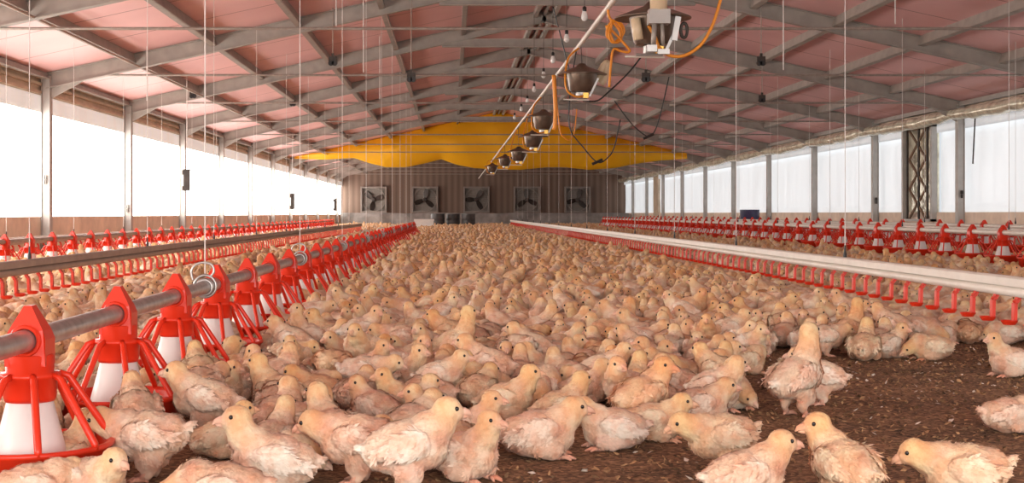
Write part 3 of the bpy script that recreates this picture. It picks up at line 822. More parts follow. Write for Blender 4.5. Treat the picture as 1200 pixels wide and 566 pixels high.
# latches on the columns and curtain ropes
for i, (fr, z, sx) in enumerate(((6, 0.88, 1), (7, 0.82, 1), (5, 0.70, 1), (5, 1.0, -1), (6, 0.66, -1))):
    p = Vector((XR - 0.06 if sx > 0 else XL + 0.06, FRAMES[fr] - 0.072, z)); g = empty('curtain_cleat', p)
    b = MB(); b.box((0, 0, 0.03), (0.035, 0.03, 0.05)); b.box((0, 0, -0.03), (0.025, 0.03, 0.05)); b.box((0.0, 0, 0), (0.012, 0.03, 0.12)); b.build('body', 'dark' if sx > 0 else 'col_paint', g)
    tag(g, ['dark cleat on the right column next to the lattice gate', 'dark cleat on the column beyond the lattice gate', 'dark cleat at the right edge of the picture', 'pale cleat on the closest left column', 'pale cleat low on the second left column'][i], 'cleat')
a = at(1143, 133, 20.4); b = at(1140, 192, 20.4)
tag(MB().tube([a, b], 0.012, 8).build('crank_rod', 'dark'), 'dark rod hanging beside the right column', 'rod')

# small litter things on the floor
x, y = -1.16, 11.7
g = empty('plastic_tray', (x, y, 0)); MB().lathe([(0, 0.01), (0.10, 0.01), (0.14, 0.15), (0.15, 0.155), (0.135, 0.15), (0.09, 0.03), (0, 0.03)], 20).build('dish', 'purple', g, True)
tag(g, 'purple plastic dish beside the near feeder line', 'dish'); TR1 = (x, y)
x, y = 0.50, 11.0
g = empty('plastic_tray', (x, y, 0)); MB().lathe([(0, 0.01), (0.07, 0.01), (0.09, 0.10), (0.10, 0.105), (0.085, 0.10), (0.06, 0.02), (0, 0.02)], 20).build('dish', 'navy', g, True)
tag(g, 'dark navy dish among the chicks in the middle of the floor', 'dish'); TR2 = (x, y)

# ------------------------------------------------------------------ chicks
CREAM, PINK, YEL, FACE, WHITE, LEG, BEAK = [np.array(c) for c in ((0.77, 0.60, 0.43), (0.70, 0.46, 0.355), (0.79, 0.585, 0.32), (0.76, 0.54, 0.43), (0.89, 0.79, 0.66), (0.74, 0.42, 0.30), (0.76, 0.50, 0.37))]
def rotm(pitch=0, yaw=0, roll=0):
    """pitch lifts the front"""
    return Matrix.Rotation(R(yaw), 3, 'Z') @ Matrix.Rotation(-R(pitch), 3, 'Y') @ Matrix.Rotation(R(roll), 3, 'X')

POSES = {  # head position seen from the body's middle, body height, pitch of the trunk, head yaw/pitch, standing
    'sitting':        dict(bz=0.053, pitch=4, head=(0.078, 0.0, 0.054), hy=0, hp=-5, stand=False),
    'sitting upright': dict(bz=0.056, pitch=12, head=(0.070, 0.0, 0.080), hy=10, hp=0, stand=False),
    'sitting with head turned left':  dict(bz=0.053, pitch=8, head=(0.062, 0.014, 0.066), hy=72, hp=-4, stand=False),
    'sitting with head turned right': dict(bz=0.053, pitch=8, head=(0.062, -0.014, 0.066), hy=-72, hp=-4, stand=False),
    'resting flat':   dict(bz=0.052, pitch=0, head=(0.098, 0.006, -0.006), hy=8, hp=-25, stand=False),
    'dozing':         dict(bz=0.052, pitch=2, head=(0.074, 0.016, 0.030), hy=30, hp=-30, stand=False),
    'standing':       dict(bz=0.094, pitch=10, head=(0.076, 0.0, 0.066), hy=0, hp=-3, stand=True),
    'standing tall':  dict(bz=0.100, pitch=18, head=(0.056, 0.004, 0.112), hy=20, hp=4, stand=True),
    'standing with head turned left': dict(bz=0.094, pitch=12, head=(0.064, 0.016, 0.072), hy=75, hp=-4, stand=True),
    'standing with head turned right': dict(bz=0.094, pitch=12, head=(0.064, -0.016, 0.072), hy=-75, hp=-4, stand=True),
    'leaning forward': dict(bz=0.090, pitch=-4, head=(0.098, 0.0, 0.032), hy=0, hp=-20, stand=True),
    'pecking':        dict(bz=0.090, pitch=-18, head=(0.112, 0.0, -0.040), hy=0, hp=-55, stand=True),
}
def chick_prims(ps):
    bz = ps['bz']; Rp = rotm(ps['pitch']); c0 = Vector((0, 0, bz))
    def at_(x, y, z): return c0 + Rp @ Vector((x, y, z))
    pr = []   # centre, axes, rotation, colour
    belly = CREAM * 0.55 + PINK * 0.45
    pr.append((at_(0, 0, 0), (0.068, 0.053, 0.050), Rp, CREAM))
    pr.append((at_(0.036, 0, -0.002), (0.045, 0.046, 0.047), Rp, CREAM * 0.7 + WHITE * 0.3))
    pr.append((at_(-0.040, 0, 0.000), (0.042, 0.042, 0.040), Rp, CREAM * 0.8 + PINK * 0.2))
    pr.append((at_(-0.002, 0, -0.018), (0.060, 0.046, 0.036), Rp, belly))
    if not ps['stand']:
        pr.append((Vector((0.0, 0, 0.034)), (0.064, 0.055, 0.032), Matrix.Identity(3), belly))
    pr.append((at_(-0.076, 0, 0.012), (0.019, 0.016, 0.010), Rp @ rotm(-24), WHITE))
    for s in (-1, 1):
        pr.append((at_(0.000, s * 0.049, 0.007), (0.044, 0.012, 0.027), Rp @ rotm(9, -s * 4), WHITE * 0.75 + CREAM * 0.25))
        pr.append((at_(-0.042, s * 0.046, 0.002), (0.026, 0.008, 0.014), Rp @ rotm(8, s * 10), WHITE))
        if ps['stand']:
            pr.append((at_(-0.006, s * 0.027, -0.040), (0.030, 0.021, 0.034), Rp, belly))
            pr.append((Vector((-0.006, s * 0.029, bz - 0.066)), (0.014, 0.012, 0.022), Matrix.Identity(3), belly))
        else:
            pr.append((Vector((0.018, s * 0.042, 0.024)), (0.036, 0.018, 0.022), Matrix.Identity(3), belly))
    hd = c0 + Vector(ps['head'])
    a = at_(0.046, 0, 0.018); m = (a + hd) / 2 + Vector((0.010, 0, -0.004))
    for k in range(6):
        t = k / 5; p = a * (1 - t) ** 2 + m * 2 * t * (1 - t) + hd * t * t; r = 0.038 * (1 - t) + 0.0235 * t
        pr.append((p, (r, r, r), Matrix.Identity(3), YEL * t + CREAM * (1 - t) if t < 0.7 else YEL))
    Rh = rotm(ps['hp'], ps['hy'])
    pr.append((hd, (0.0285, 0.0240, 0.0255), Rh, YEL))
    pr.append((hd + Rh @ Vector((0.013, 0, -0.004)), (0.0205, 0.0185, 0.0185), Rh, FACE))
    return pr, hd, Rh

def remeshed(prims, voxel, smooth_it, tris=None):
    mb = MB()
    for c, ax, rt, col in prims: mb.ball(c, ax, rt, 16, 10)
    me = mb.mesh('tmp'); o = bpy.data.objects.new('tmp', me); COL.objects.link(o)
    r = o.modifiers.new('r', 'REMESH'); r.mode = 'VOXEL'; r.voxel_size = voxel
    s = o.modifiers.new('s', 'SMOOTH'); s.factor = 0.5; s.iterations = smooth_it
    if tris:
        bpy.context.view_layer.update(); n_ = len(o.evaluated_get(bpy.context.evaluated_depsgraph_get()).data.polygons) * 2
        d = o.modifiers.new('d', 'DECIMATE'); d.ratio = tris / n_; d.use_collapse_triangulate = True
    dg = bpy.context.evaluated_depsgraph_get()
    em = o.evaluated_get(dg).to_mesh()
    nv = len(em.vertices); co = np.empty(nv * 3); em.vertices.foreach_get('co', co); co = co.reshape(-1, 3)
    no = np.empty(nv * 3); em.vertices.foreach_get('normal', no); no = no.reshape(-1, 3)
    faces = [tuple(p.vertices) for p in em.polygons]
    o.evaluated_get(dg).to_mesh_clear()
    bpy.data.objects.remove(o); bpy.data.meshes.remove(me)
    return co, no, faces
def colours(co, prims):
    d = []
    for c, ax, rt, col in prims:
        q = (co - np.array(c)) @ np.array(rt)
        d.append((np.linalg.norm(q / np.array(ax), axis=1) - 1) * min(ax))
    d = np.array(d); wgt = np.exp(-d / 0.004); wgt /= wgt.sum(0)
    return wgt.T @ np.array([p[3] for p in prims])

def extras(ps, prims, hd, Rh, seg=8):
    """legs, beak and eyes: (MB, colour) for the body material, MB for the eyes"""
    beak = MB(); bz = ps['bz']
    tip = hd + Rh @ Vector((0.0475, 0, -0.010))
    beak.tube([hd + Rh @ Vector((0.022, 0, -0.003)), hd + Rh @ Vector((0.033, 0, -0.003)), hd + Rh @ Vector((0.041, 0, -0.005)), tip], [0.0100, 0.0082, 0.0054, 0.0010], seg)
    beak.tube([hd + Rh @ Vector((0.022, 0, -0.010)), hd + Rh @ Vector((0.033, 0, -0.011)), hd + Rh @ Vector((0.041, 0, -0.0115))], [0.007, 0.0052, 0.001], seg)
    leg = MB()
    for s in (-1, 1):
        if ps['stand']:
            ft = Vector((0.004, s * 0.031, 0.006))
            leg.tube([(-0.006, s * 0.029, bz - 0.058), (-0.014, s * 0.030, 0.044), (-0.004, s * 0.031, 0.020), ft], [0.0105, 0.009, 0.0075, 0.0078], seg)
        else:
            ft = Vector((0.044, s * 0.034, 0.006))
            leg.tube([(0.005, s * 0.034, 0.012), ft], [0.007, 0.006], seg)
        for a, L in ((-32, 0.026), (0, 0.034), (32, 0.026), (180, 0.013)):
            d = Vector((math.cos(R(a)), math.sin(R(a)), 0))
            leg.tube([ft, ft + d * L * 0.55 + Vector((0, 0, 0.001)), ft + d * L - Vector((0, 0, 0.004))], [0.0060, 0.0050, 0.0022], max(5, seg - 2))
    eye = MB()
    for s in (-1, 1):
        eye.ball(hd + Rh @ Vector((0.0150, s * 0.0192, 0.0046)), (0.0044, 0.0034, 0.0044), Rh, 8, 6)
    return beak, leg, eye

def assemble(name, parts, eye, extra_norm=None):
    """parts: list of (verts, faces, colours)"""
    V_, F_, C_ = [], [], []
    k = 0
    for v, f, c in parts:
        V_.append(np.asarray(v)); F_ += [tuple(i + k for i in q) for q in f]; C_.append(c); k += len(v)
    nb = len(F_)
    if eye is not None:
        V_.append(np.array(eye.v)); F_ += [tuple(i + k for i in q) for q in eye.f]; C_.append(np.full((len(eye.v), 3), 0.01))
    V_ = np.concatenate(V_); C_ = np.concatenate(C_)
    me = bpy.data.meshes.new(name); me.from_pydata(V_.tolist(), [], F_)
    at_ = me.color_attributes.new('Col', 'FLOAT_COLOR', 'POINT')
    at_.data.foreach_set('color', np.concatenate([C_, np.ones((len(C_), 1))], 1).astype(np.float32).ravel())
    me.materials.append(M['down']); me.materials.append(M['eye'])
    mi = np.zeros(len(F_), np.int32); mi[nb:] = 1
    me.polygons.foreach_set('material_index', mi); me.polygons.foreach_set('use_smooth', [True] * len(F_))
    me.update()
    return me

def plumage(name, co, no, faces, col, hd, bz, count, r):
    """short soft feather blades lying back over the body, longer quills on the wings"""
    fa = np.array([f[:3] for f in faces]); pick = r.integers(0, len(fa), count)
    w_ = r.dirichlet((1, 1, 1), count)
    p = (co[fa[pick]] * w_[:, :, None]).sum(1); n = (no[fa[pick]] * w_[:, :, None]).sum(1); n /= np.linalg.norm(n, axis=1)[:, None]
    c = col[fa[pick][:, 0]]
    dh = np.linalg.norm(p - np.array(hd), axis=1)
    keep = (dh > 0.024) & (p[:, 2] > 0.012) & ~((p[:, 2] < bz - 0.05) & (bz > 0.08))
    p, n, c, dh = p[keep], n[keep], c[keep], dh[keep]; m = len(p)
    wing = (np.abs(p[:, 1]) > 0.044) & (p[:, 0] < 0.03) & (p[:, 0] > -0.09) & (p[:, 2] > bz - 0.012)
    tail = p[:, 0] < -0.072
    flow = np.tile(np.array([-1.0, 0, -0.30]), (m, 1)) + r.normal(0, 0.28, (m, 3))
    rear = (n[:, 0] < -0.55) & ~tail; flow[rear] = np.array([-0.15, 0, -1.0]) + r.normal(0, 0.25, (rear.sum(), 3))
    t = flow - n * (flow * n).sum(1)[:, None]; t /= np.linalg.norm(t, axis=1)[:, None] + 1e-9
    tilt = np.where(wing | tail, R(7), np.where(rear, R(14), R(21))) + r.normal(0, R(5), m)
    L = np.where(wing | tail, np.where(tail, r.uniform(0.008, 0.016, m), r.uniform(0.014, 0.026, m)), np.where(dh < 0.045, r.uniform(0.004, 0.007, m), r.uniform(0.008, 0.014, m)))
    W = np.where(wing | tail, 0.0075, 0.0040)
    d = t * np.cos(tilt)[:, None] + n * np.sin(tilt)[:, None]
    s = np.cross(n, t)
    p0 = p - n * 0.0012
    mid = p0 + d * (L * 0.55)[:, None]; tip = p0 + (t * np.cos(tilt * 0.4)[:, None] + n * np.sin(tilt * 0.4)[:, None]) * L[:, None] + n * (L * 0.12)[:, None]
    hw = (W / 2)[:, None] * s
    V_ = np.stack([p0 + hw * 0.7, p0 - hw * 0.7, mid - hw, mid + hw, tip], 1).reshape(-1, 3)
    b = np.arange(m)[:, None] * 5
    F_ = (b + np.array([[0, 1, 2, 3]])).tolist() + (b + np.array([[3, 2, 4]])).tolist()
    cc = c * r.uniform(0.93, 1.10, (m, 1)); cc[wing | tail] = cc[wing | tail] * 0.35 + WHITE * 0.68
    C_ = np.repeat(cc, 5, 0)
    me = bpy.data.meshes.new(name); me.from_pydata(V_.tolist(), [], F_)
    at_ = me.color_attributes.new('Col', 'FLOAT_COLOR', 'POINT')
    at_.data.foreach_set('color', np.concatenate([C_, np.ones((len(C_), 1))], 1).astype(np.float32).ravel())
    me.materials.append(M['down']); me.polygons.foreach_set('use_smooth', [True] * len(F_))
    me.update()
    nn = np.repeat(n * 0.8 + t * 0.0, 5, 0); nn /= np.linalg.norm(nn, axis=1)[:, None]
    me.normals_split_custom_set_from_vertices(nn.tolist())
    return me

PROTO = {}
for pi, (pn, ps) in enumerate(POSES.items()):
    prims, hd, Rh = chick_prims(ps)
    co, no, fc = remeshed(prims, 0.0035, 4)
    lump = np.array([noise.noise(Vector(c) * 75) * 0.0022 + noise.noise(Vector(c) * 34 + Vector((pi, 0, 0))) * 0.0034 for c in co])
    dh = np.linalg.norm(co - np.array(hd), axis=1)
    co = co + no * (lump * np.clip((dh - 0.02) / 0.03, 0, 1))[:, None]
    col = colours(co, prims)
    # skin shows through in patches on the flanks and belly
    pat = np.array([noise.noise(Vector(c) * 24 + Vector((0, pi * 3.1, 0))) for c in co])
    mixf = (np.clip((pat - 0.05) * 3, 0, 1) * 0.55 * np.clip((dh - 0.03) / 0.02, 0, 1))[:, None]
    col = col * (1 - mixf) + PINK * 1.04 * mixf
    beak, leg, eye = extras(ps, prims, hd, Rh)
    me = assemble('chick', [(co, fc, col), (beak.v, beak.f, np.tile(BEAK, (len(beak.v), 1))), (leg.v, leg.f, np.tile(LEG, (len(leg.v), 1)))], eye)
    pl = plumage('plumage', co, no, fc, col, hd, ps['bz'], 3600, np.random.default_rng(50 + pi))
    lod = []
    for li, (vx, sm, nt_) in enumerate(((0.006, 3, 760), (0.0065, 2, 280), (0.0075, 2, 120))):
        c2, n2, f2 = remeshed(prims, vx, sm, nt_)
        k2 = colours(c2, prims)
        if li < 2:
            dh2 = np.clip((np.linalg.norm(c2 - np.array(hd), axis=1) - 0.022) / 0.03, 0, 1)
            c2 = c2 + n2 * (dh2 * np.array([noise.noise(Vector(q) * 55 + Vector((pi, 4, 0))) * 0.0052 for q in c2]))[:, None]
        if li == 0:
            b2, l2, e2 = extras(ps, prims, hd, Rh, 4)
            e2 = MB()
            for s_ in (-1, 1): e2.ball(hd + Rh @ Vector((0.0150, s_ * 0.0192, 0.0046)), (0.0050, 0.0040, 0.0050), Rh, 5, 3)
            k0 = len(c2); f2 = f2 + [tuple(i + k0 for i in q) for q in b2.f]; c2 = np.concatenate([c2, np.array(b2.v)]); k2 = np.concatenate([k2, np.tile(BEAK, (len(b2.v), 1))])
            k0 = len(c2); f2 = f2 + [tuple(i + k0 for i in q) for q in e2.f]; c2 = np.concatenate([c2, np.array(e2.v)]); k2 = np.concatenate([k2, np.full((len(e2.v), 3), 0.012)])
            if ps['stand']:
                k0 = len(c2); f2 = f2 + [tuple(i + k0 for i in q) for q in l2.f]; c2 = np.concatenate([c2, np.array(l2.v)]); k2 = np.concatenate([k2, np.tile(LEG, (len(l2.v), 1))])
        q4 = np.array([q if len(q) == 4 else (list(q) + [q[-1]] if len(q) == 3 else list(q[:4])) for q in f2])
        lod.append((c2, q4, k2))
    PROTO[pn] = dict(me=me, pl=pl, lod=lod)

TINT = {'cream': (1.0, 1.0, 1.0), 'pinkish': (0.98, 0.91, 0.88), 'yellowish': (1.0, 0.97, 0.86), 'whitish': (1.04, 1.07, 1.10), 'orange tinted': (0.98, 0.83, 0.66)}
def chick(x, y, heading, pose, tint, label, scale=1.0, grp=None, z=0.0):
    o = bpy.data.objects.new('chick', PROTO[pose]['me']); COL.objects.link(o)
    o.location = (x, y, z); o.rotation_euler = (0, 0, R(heading)); o.scale = (scale,) * 3
    j = random.uniform(0.95, 1.03)
    o.color = tuple(c * j for c in TINT[tint]) + (1,)
    p = bpy.data.objects.new('plumage', PROTO[pose]['pl']); COL.objects.link(p); p.parent = o; p.color = o.color
    tag(o, label, 'chick', grp)
    return o

# chicks one can point out: px, floor py, heading (0 right, 90 away), pose, tint, size, label
HAND = [
    (846, 556, 190, 'leaning forward', 'yellowish', 0.98, 'cream chick leaning left over bare litter, in front of the red-headed one'),
    (872, 612, 4, 'standing', 'pinkish', 0.95, 'pink-headed chick at the bottom edge looking right'),
    (990, 602, 112, 'standing with head turned left', 'yellowish', 1.0, 'yellow-headed chick seen from behind at bottom right, head turned left'),
    (1132, 604, 172, 'leaning forward', 'yellowish', 1.0, 'chick with yellow neck bowing left in the bottom right corner'),
    (1182, 506, 5, 'resting flat', 'pinkish', 0.92, 'chick lying on bare litter cut off by the right edge'),
    (932, 488, 35, 'standing tall', 'cream', 1.14, 'tallest standing chick with stretched neck on the bare litter'),
    (962, 474, 172, 'standing', 'whitish', 0.95, 'chick standing behind the tall stretched one, looking left'),
    (1092, 422, 183, 'resting flat', 'yellowish', 1.0, 'chick lying flat with head down left below the drinker cups'),
    (1186, 441, 188, 'sitting upright', 'cream', 1.0, 'chick sitting at the right edge looking left'),
    (1040, 419, 20, 'sitting with head turned right', 'cream', 1.0, 'round chick sitting left of the flat lying one, near the drinker'),
    (1086, 396, 200, 'dozing', 'pinkish', 1.0, 'fluffy chick dozing under the right drinker cups'),
    (1134, 402, 80, 'resting flat', 'orange tinted', 1.0, 'ruffled orange tinted chick seen from behind under the right drinker'),
    (993, 415, 25, 'standing tall', 'orange tinted', 1.0, 'orange tinted chick standing on thin legs behind the bare litter'),
    (818, 497, 2, 'sitting', 'pinkish', 1.0, 'pink chick with reddish head sitting right beside the bare litter'),
    (765, 516, 350, 'sitting', 'yellowish', 0.95, 'yellowish chick sitting left of the pink red-headed one'),
    (720, 526, 182, 'sitting', 'whitish', 1.0, 'white-winged chick sitting on the litter edge with feet showing, facing left'),
    (630, 536, 3, 'sitting', 'pinkish', 1.12, 'plump pinkish chick sitting at the litter edge, facing right'),
    (545, 562, 318, 'sitting upright', 'pinkish', 1.0, 'chick sitting upright just right of the big white-winged one'),
    (476, 583, 8, 'standing', 'whitish', 1.12, 'big chick with bright white wing at the bottom, yellow neck, facing right'),
    (420, 567, 168, 'leaning forward', 'pinkish', 1.08, 'bare pink-bellied chick left of the big white-winged one'),
    (322, 573, 188, 'sitting upright', 'whitish', 1.12, 'white fluffy chick at the bottom looking left'),
    (262, 606, 178, 'resting flat', 'pinkish', 1.05, 'peach-headed chick at the bottom edge, back only showing'),
    (174, 563, 176, 'leaning forward', 'cream', 1.10, 'large chick beside the first feeder pan, its back to the camera right'),
    (242, 513, 172, 'standing', 'cream', 1.08, 'large cream chick right of the second feeder, facing left'),
    (256, 536, 8, 'sitting upright', 'yellowish', 0.85, 'small yellowish chick with raised head between two large ones'),
    (106, 597, 320, 'sitting', 'cream', 1.0, 'chick lowest at bottom left before the first feeder, facing right'),
    (74, 566, 62, 'sitting upright', 'yellowish', 0.95, 'yellowish chick seen from behind at bottom left, right before the first feeder'),
    (40, 604, 20, 'dozing', 'pinkish', 1.0, 'chick in the bottom left corner with only its back showing'),
    (160, 524, 112, 'standing', 'pinkish', 1.0, 'chick feeding at the second feeder pan, seen from behind'),
    (234, 470, 112, 'standing', 'yellowish', 1.0, 'yellowish chick feeding at the third feeder pan, rump showing'),
    (345, 462, 120, 'sitting', 'cream', 1.0, 'cream chick with its back to the camera between fourth feeder and open floor'),
    (372, 478, 175, 'sitting', 'orange tinted', 1.0, 'orange tinted chick behind the white fluffy one, facing left'),
    (530, 437, 5, 'standing tall', 'yellowish', 1.05, 'yellow chick with long neck raised in mid floor'),
    (566, 442, 170, 'resting flat', 'pinkish', 1.05, 'pinkish chick lying flat in mid floor, facing left'),
    (470, 424, 178, 'leaning forward', 'pinkish', 1.05, 'pinkish chick leaning left over a gap in the flock'),
    (835, 442, 3, 'sitting', 'whitish', 1.0, 'whitish chick at the flock edge facing the bare litter'),
    (790, 452, 175, 'sitting', 'pinkish', 1.0, 'pinkish chick just left of the whitish one at the flock edge'),
    (852, 412, 5, 'standing', 'cream', 1.0, 'cream chick standing at the flock edge below the drinker'),
    (915, 402, 92, 'standing with head turned right', 'yellowish', 0.95, 'yellowish chick behind the tall stretched one, seen from behind'),
    (655, 500, 20, 'sitting upright', 'yellowish', 0.95, 'yellow-headed chick peering over the plump pinkish one'),
    (680, 478, 355, 'sitting upright', 'cream', 0.95, 'cream chick with raised head behind the white-winged sitter'),
    (592, 492, 350, 'sitting upright', 'yellowish', 1.0, 'yellow-headed chick behind the upright sitter, beak right'),
    (560, 478, 60, 'sitting', 'yellowish', 1.0, 'yellowish chick facing away in the second row'),
    (440, 498, 140, 'sitting with head turned left', 'pinkish', 0.95, 'pinkish chick behind the big white-winged one, head turned'),
]
# ---- the crowd: no two bodies may share a place
CELL = 0.2
grid = {}
def seg(x, y, h, s=1.0):
    a = R(h); L = 0.036 * s
    return (x - L * math.cos(a), y - L * math.sin(a), x + L * math.cos(a), y + L * math.sin(a), 0.050 * s)
def dseg(p, q):
    best = 9
    def dp(px, py, s):
        dx, dy = s[2] - s[0], s[3] - s[1]; t = max(0, min(1, ((px - s[0]) * dx + (py - s[1]) * dy) / (dx * dx + dy * dy + 1e-12)))
        return math.hypot(px - s[0] - t * dx, py - s[1] - t * dy)
    return min(dp(p[0], p[1], q), dp(p[2], p[3], q), dp(q[0], q[1], p), dp(q[2], q[3], p))
def fits(s, x, y, slack):
    ci, cj = int(x // CELL), int(y // CELL)
    for i in (-1, 0, 1):
        for j in (-1, 0, 1):
            for q in grid.get((ci + i, cj + j), ()):
                if dseg(s, q) < (s[4] + q[4]) * slack: return False
    return True
def put(s, x, y): grid.setdefault((int(x // CELL), int(y // CELL)), []).append(s)
BARE = [(372, 600), (392, 556), (450, 552), (568, 565), (580, 530), (672, 528), (760, 515), (800, 505), (852, 488), (880, 448), (876, 424), (905, 408), (960, 418), (1010, 424), (1060, 406), (1112, 404), (1160, 404), (1230, 404), (1500, 470), (1500, 700), (372, 700)]
def in_bare(x, y):
    if y < 0.6: return True
    px, py = VX + x * F / y, VY + EYE * F / y
    ins = False; n = len(BARE)
    for i in range(n):
        (x1, y1), (x2, y2) = BARE[i], BARE[i - 1]
        if (y1 > py) != (y2 > py) and px < (x2 - x1) * (py - y1) / (y2 - y1) + x1: ins = not ins
    return ins
for px, py, h, pose, tint, sc, lb in HAND:
    x, y = ground(px, py); put(seg(x, y, h, sc), x, y)
NEAR = 10.2
def hides(x, y):
    """would stand right in front of one of the chicks placed above"""
    px, py = VX + x * F / y, VY + EYE * F / y
    if py > 572 and px < 640: return True
    return any(h[1] > 470 and abs(px - h[0]) < 42 and 0 < py - h[1] < 42 for h in HAND)
crowd = []
poses = list(POSES); wts = [0.21, 0.14, 0.12, 0.12, 0.13, 0.14, 0.06, 0.008, 0.03, 0.03, 0.04, 0.02]
tints = ['cream', 'pinkish', 'yellowish', 'whitish', 'orange tinted']; twts = [0.34, 0.26, 0.18, 0.12, 0.10]
def x_span(y): return (max(XL + 0.2, -(VX + 60) / F * y - 0.5), min(XR - 0.2, (1200 - VX + 60) / F * y + 0.5))
rnd = random.Random(23)
for it in range(52000):
    y = math.sqrt(rnd.uniform(2.55 ** 2, NEAR ** 2)); a, b = x_span(y); x = rnd.uniform(a, b)
    if in_bare(x, y) or hides(x, y): continue
    h = rnd.uniform(0, 360); sc = rnd.uniform(0.92, 1.08); s = seg(x, y, h, sc)
    if any(dseg(s, (p[0], p[1], p[0], p[1] + 1e-4, 0)) < 0.172 + s[4] for p in PANS if abs(p[1] - y) < 0.45): continue
    if math.hypot(x - TR1[0], y - TR1[1]) < 0.25 or math.hypot(x - TR2[0], y - TR2[1]) < 0.2: continue
    if not fits(s, x, y, 0.93): continue
    pose = rnd.choices(poses, wts)[0]
    if abs(x - 2.31) < 0.22 or abs(x + 2.40) < 0.22:
        pose = rnd.choice(['dozing', 'resting flat'])
    put(s, x, y); crowd.append((x, y, h, pose, rnd.choices(tints, twts)[0], sc))
crowd.sort(key=lambda c: c[1])
def in_view(c):
    px, py = VX + c[0] * F / c[1], VY + EYE * F / c[1]
    return -40 < px < 1240 and VY + (EYE - 0.16) * F / c[1] < 566
view = [c for c in crowd if in_view(c)]
single = view[:300 - len(HAND)]
ids = {id(c) for c in single}
flock = [c for c in crowd if id(c) not in ids]

for px, py, h, pose, tint, sc, lb in HAND:
    x, y = ground(px, py); chick(x, y, h, pose, tint, lb, sc)
def facing(h):
    h %= 360
    return ['facing right', 'facing away to the right', 'facing away', 'facing away to the left', 'facing left', 'facing forward to the left', 'facing the camera', 'facing forward to the right'][int(((h + 22.5) % 360) // 45)]
def zone(x, y):
    k = max(1, round((y - 2.91) / 0.77) + 1)
    if x < -2.15: return 'under the grey drinker rail'
    if x < -1.1: return f'behind the {nth(k)} near feeder'
    if x < -0.6: return f'beside the {nth(k)} near feeder'
    if x > 2.0: return 'under the white drinker rail'
    if x > 1.2: return f'on the right floor level with the {nth(k)} feeder'
    if x > 0.3: return f'in mid floor level with the {nth(k)} feeder'
    return f'right of the {nth(k)} near feeder'
names = {}
for c in single:
    names.setdefault(f'{c[4]} chick {c[3]}, {facing(c[2])}, {zone(c[0], c[1])}', []).append(c)
for base, cs in names.items():
    cs.sort(key=lambda c: c[0] / c[1])
    for i, c in enumerate(cs):
        lb = base if len(cs) == 1 else base + (', left one' if i == 0 else ', right one' if i == len(cs) - 1 else f', {nth(i + 1)} from left')
        wl = lb.split()
        if len(wl) > 16: lb = lb.replace(', in mid floor', ' mid floor').replace(' near feeder', ' feeder'); lb = lb.replace(' with head', ', head').replace('facing forward to the', 'facing forward').replace('facing away to the', 'facing away').replace(' level with the', ' by the').replace('on the right floor', 'right floor')
        chick(c[0], c[1], c[2], c[3], c[4], lb, c[5], 'chicks in the near flock')

# loose shavings and crumbs lying on the bare litter
nf = 17000; fv, ff, fc = [], [], []
fr = np.random.default_rng(5)
for k in range(nf):
    y = math.sqrt(fr.uniform(2.5 ** 2, 7.2 ** 2)); a, b = x_span(y); x = fr.uniform(max(a, -0.9), b)
    if not in_bare(x, y): continue
    L, W, T = fr.uniform(0.004, 0.013), fr.uniform(0.0025, 0.008), fr.uniform(0.001, 0.003)
    rt = Euler((fr.normal(0, 0.4), fr.normal(0, 0.4), fr.uniform(0, 6.28))).to_matrix()
    o_ = Vector((x, y, 0.003 + 0.006 * noise.noise(Vector((x * 3, y * 3, 0))))); k0 = len(fv)
    fv += [o_ + rt @ Vector(q) for q in ((-L, -W * 0.5, 0), (L * 0.2, -W, 0), (L, 0, 0), (L * 0.1, W, 0), (0, 0, T))]
    ff += [(k0, k0 + 1, k0 + 4), (k0 + 1, k0 + 2, k0 + 4), (k0 + 2, k0 + 3, k0 + 4), (k0 + 3, k0, k0 + 4)]
    u = fr.random(); c_ = np.array((0.07, 0.035, 0.018)) * (1 - u) + np.array((0.46, 0.27, 0.13)) * u
    if fr.random() < 0.04: c_ = np.array((0.7, 0.6, 0.5))
    fc += [c_] * 5
me = bpy.data.meshes.new('litter_crumbs'); me.from_pydata(fv, [], ff)
at_ = me.color_attributes.new('Col', 'FLOAT_COLOR', 'POINT'); at_.data.foreach_set('color', np.concatenate([np.array(fc), np.ones((len(fc), 1))], 1).astype(np.float32).ravel()); me.update()
cm, cnt, cp = new_mat('litter_crumb'); ca_ = N(cnt, 'ShaderNodeAttribute', attribute_name='Col'); cnt.links.new(ca_.outputs['Color'], cp.inputs['Base Color']); cp.inputs['Roughness'].default_value = 0.9
tag(link('litter_crumbs', me, cm), 'loose wood shavings and crumbs scattered over the bare litter', 'litter', None, 'stuff')

# ---- all the others, too many to count: one object
def far_positions():
    out = []
    def fill(y0, y1, gap, lod):
        rows = int((y1 - y0) / (gap * 0.866))
        for j in range(rows):
            y = y0 + gap * 0.866 * (j + 0.5); a, b = x_span(y + 2)
            xs = np.arange(a + (gap / 2 if j % 2 else 0), b, gap); n_ = len(xs)
            if not n_: continue
            px_ = xs + rng.uniform(-0.26, 0.26, n_) * gap; py_ = y + rng.uniform(-0.26, 0.26, n_) * gap
            for x, yy in zip(px_, py_):
                if not XL + 0.15 < x < XR - 0.15: continue
                if math.hypot(x - TR1[0], yy - TR1[1]) < 0.2 or math.hypot(x - TR2[0], yy - TR2[1]) < 0.16: continue
                if rng.random() < 0.04: continue
                out.append((x, yy, lod))
    fill(NEAR + 0.06, 12.0, 0.168, 0); fill(12.0, 22.0, 0.172, 1); fill(22.0, 59.0, 0.20, 2)
    return out
pan_y = {}
for p in PANS: pan_y.setdefault(round(p[0], 2), []).append(p[1])
pan_y = {k: np.array(v) for k, v in pan_y.items()}
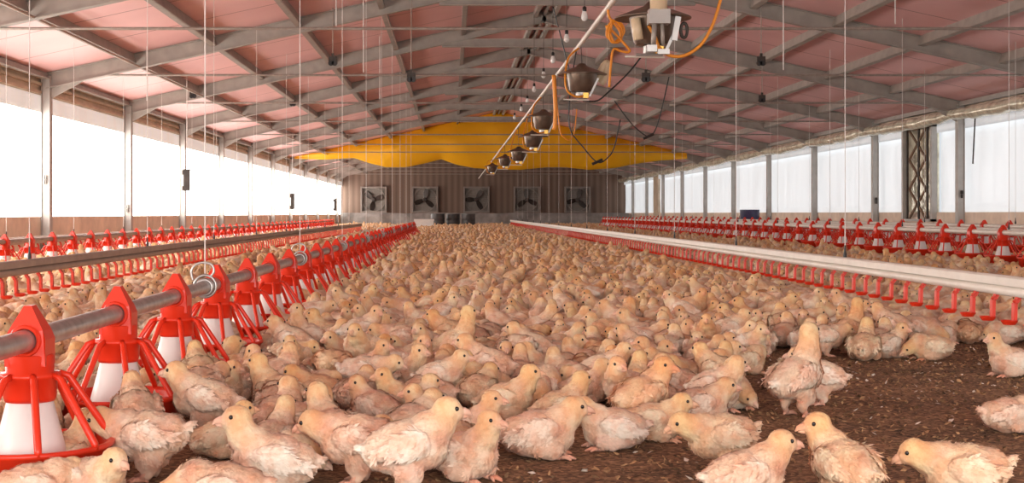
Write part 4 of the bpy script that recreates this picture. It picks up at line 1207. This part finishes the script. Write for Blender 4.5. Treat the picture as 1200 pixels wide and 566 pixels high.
def on_pan(x, y):
    for px_, ys in pan_y.items():
        if abs(px_ - x) < 0.26 and np.min(np.hypot(px_ - x, ys - y)) < 0.25: return True
    return False
allf = [(x, y, h, p, TINT[t], s, 0 if in_view((x, y)) and y > 5 else 1) for x, y, h, p, t, s in flock]
for x, y, lod in far_positions():
    if on_pan(x, y): continue
    p = rnd.choices(poses, wts)[0]
    if lod and rnd.random() < 0.12: p = 'standing'
    if min(abs(x - q) for q in (2.31, -2.40, -4.72)) < 0.2: p = rnd.choice(['dozing', 'resting flat'])
    if any(math.hypot(x - q[0], y - q[1]) < q[2] for q in ((-0.57, 54, 0.42), (0.03, 54.3, 0.42), (0.64, 54, 0.42), (7.45, 34.2, 0.4), (-0.95, 46, 0.5))): continue
    allf.append((x, y, rnd.uniform(0, 360), p, TINT[rnd.choices(tints, [0.30, 0.22, 0.14, 0.08, 0.26])[0]], rnd.uniform(0.92, 1.1), lod))  # more orange tints far off, painting the warmer light there into the birds
buckets = {}
for a in allf: buckets.setdefault((a[3], a[6]), []).append(a)
VV, FF, CC = [], [], []; base = 0
for (p, lod), items in buckets.items():
    c2, q4, k2 = PROTO[p]['lod'][lod]; nv = len(c2)
    for x, y, h, _, t, s, _ in items:
        ca, sa = math.cos(R(h)) * s, math.sin(R(h)) * s
        v = np.empty((nv, 3), np.float32); v[:, 0] = c2[:, 0] * ca - c2[:, 1] * sa + x; v[:, 1] = c2[:, 0] * sa + c2[:, 1] * ca + y; v[:, 2] = c2[:, 2] * s
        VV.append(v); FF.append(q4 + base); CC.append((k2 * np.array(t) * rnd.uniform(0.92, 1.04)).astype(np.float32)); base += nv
VV = np.concatenate(VV); FF = np.concatenate(FF).astype(np.int32); CC = np.concatenate(CC)
tri = FF[:, 2] == FF[:, 3]
loops = np.concatenate([FF[~tri].ravel(), FF[tri][:, :3].ravel()]).astype(np.int32)
tot = np.concatenate([np.full((~tri).sum(), 4, np.int32), np.full(tri.sum(), 3, np.int32)])
start = np.concatenate([[0], np.cumsum(tot)[:-1]]).astype(np.int32)
me = bpy.data.meshes.new('chick_flock')
me.vertices.add(len(VV)); me.vertices.foreach_set('co', VV.ravel())
me.loops.add(len(loops)); me.loops.foreach_set('vertex_index', loops)
me.polygons.add(len(tot)); me.polygons.foreach_set('loop_start', start)
at_ = me.color_attributes.new('Col', 'FLOAT_COLOR', 'POINT')
at_.data.foreach_set('color', np.concatenate([CC, np.ones((len(CC), 1), np.float32)], 1).ravel())
me.update(calc_edges=True)
me.polygons.foreach_set('use_smooth', np.ones(len(tot), bool))
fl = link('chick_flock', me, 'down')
tag(fl, 'dense flock of pale chicks covering the floor to the far end', 'chicks', None, 'stuff')
print('FLOCK', len(allf), 'chicks', len(tot), 'faces; singles', len(single) + len(HAND), 'view', len(view), 'far y', single[-1][1])
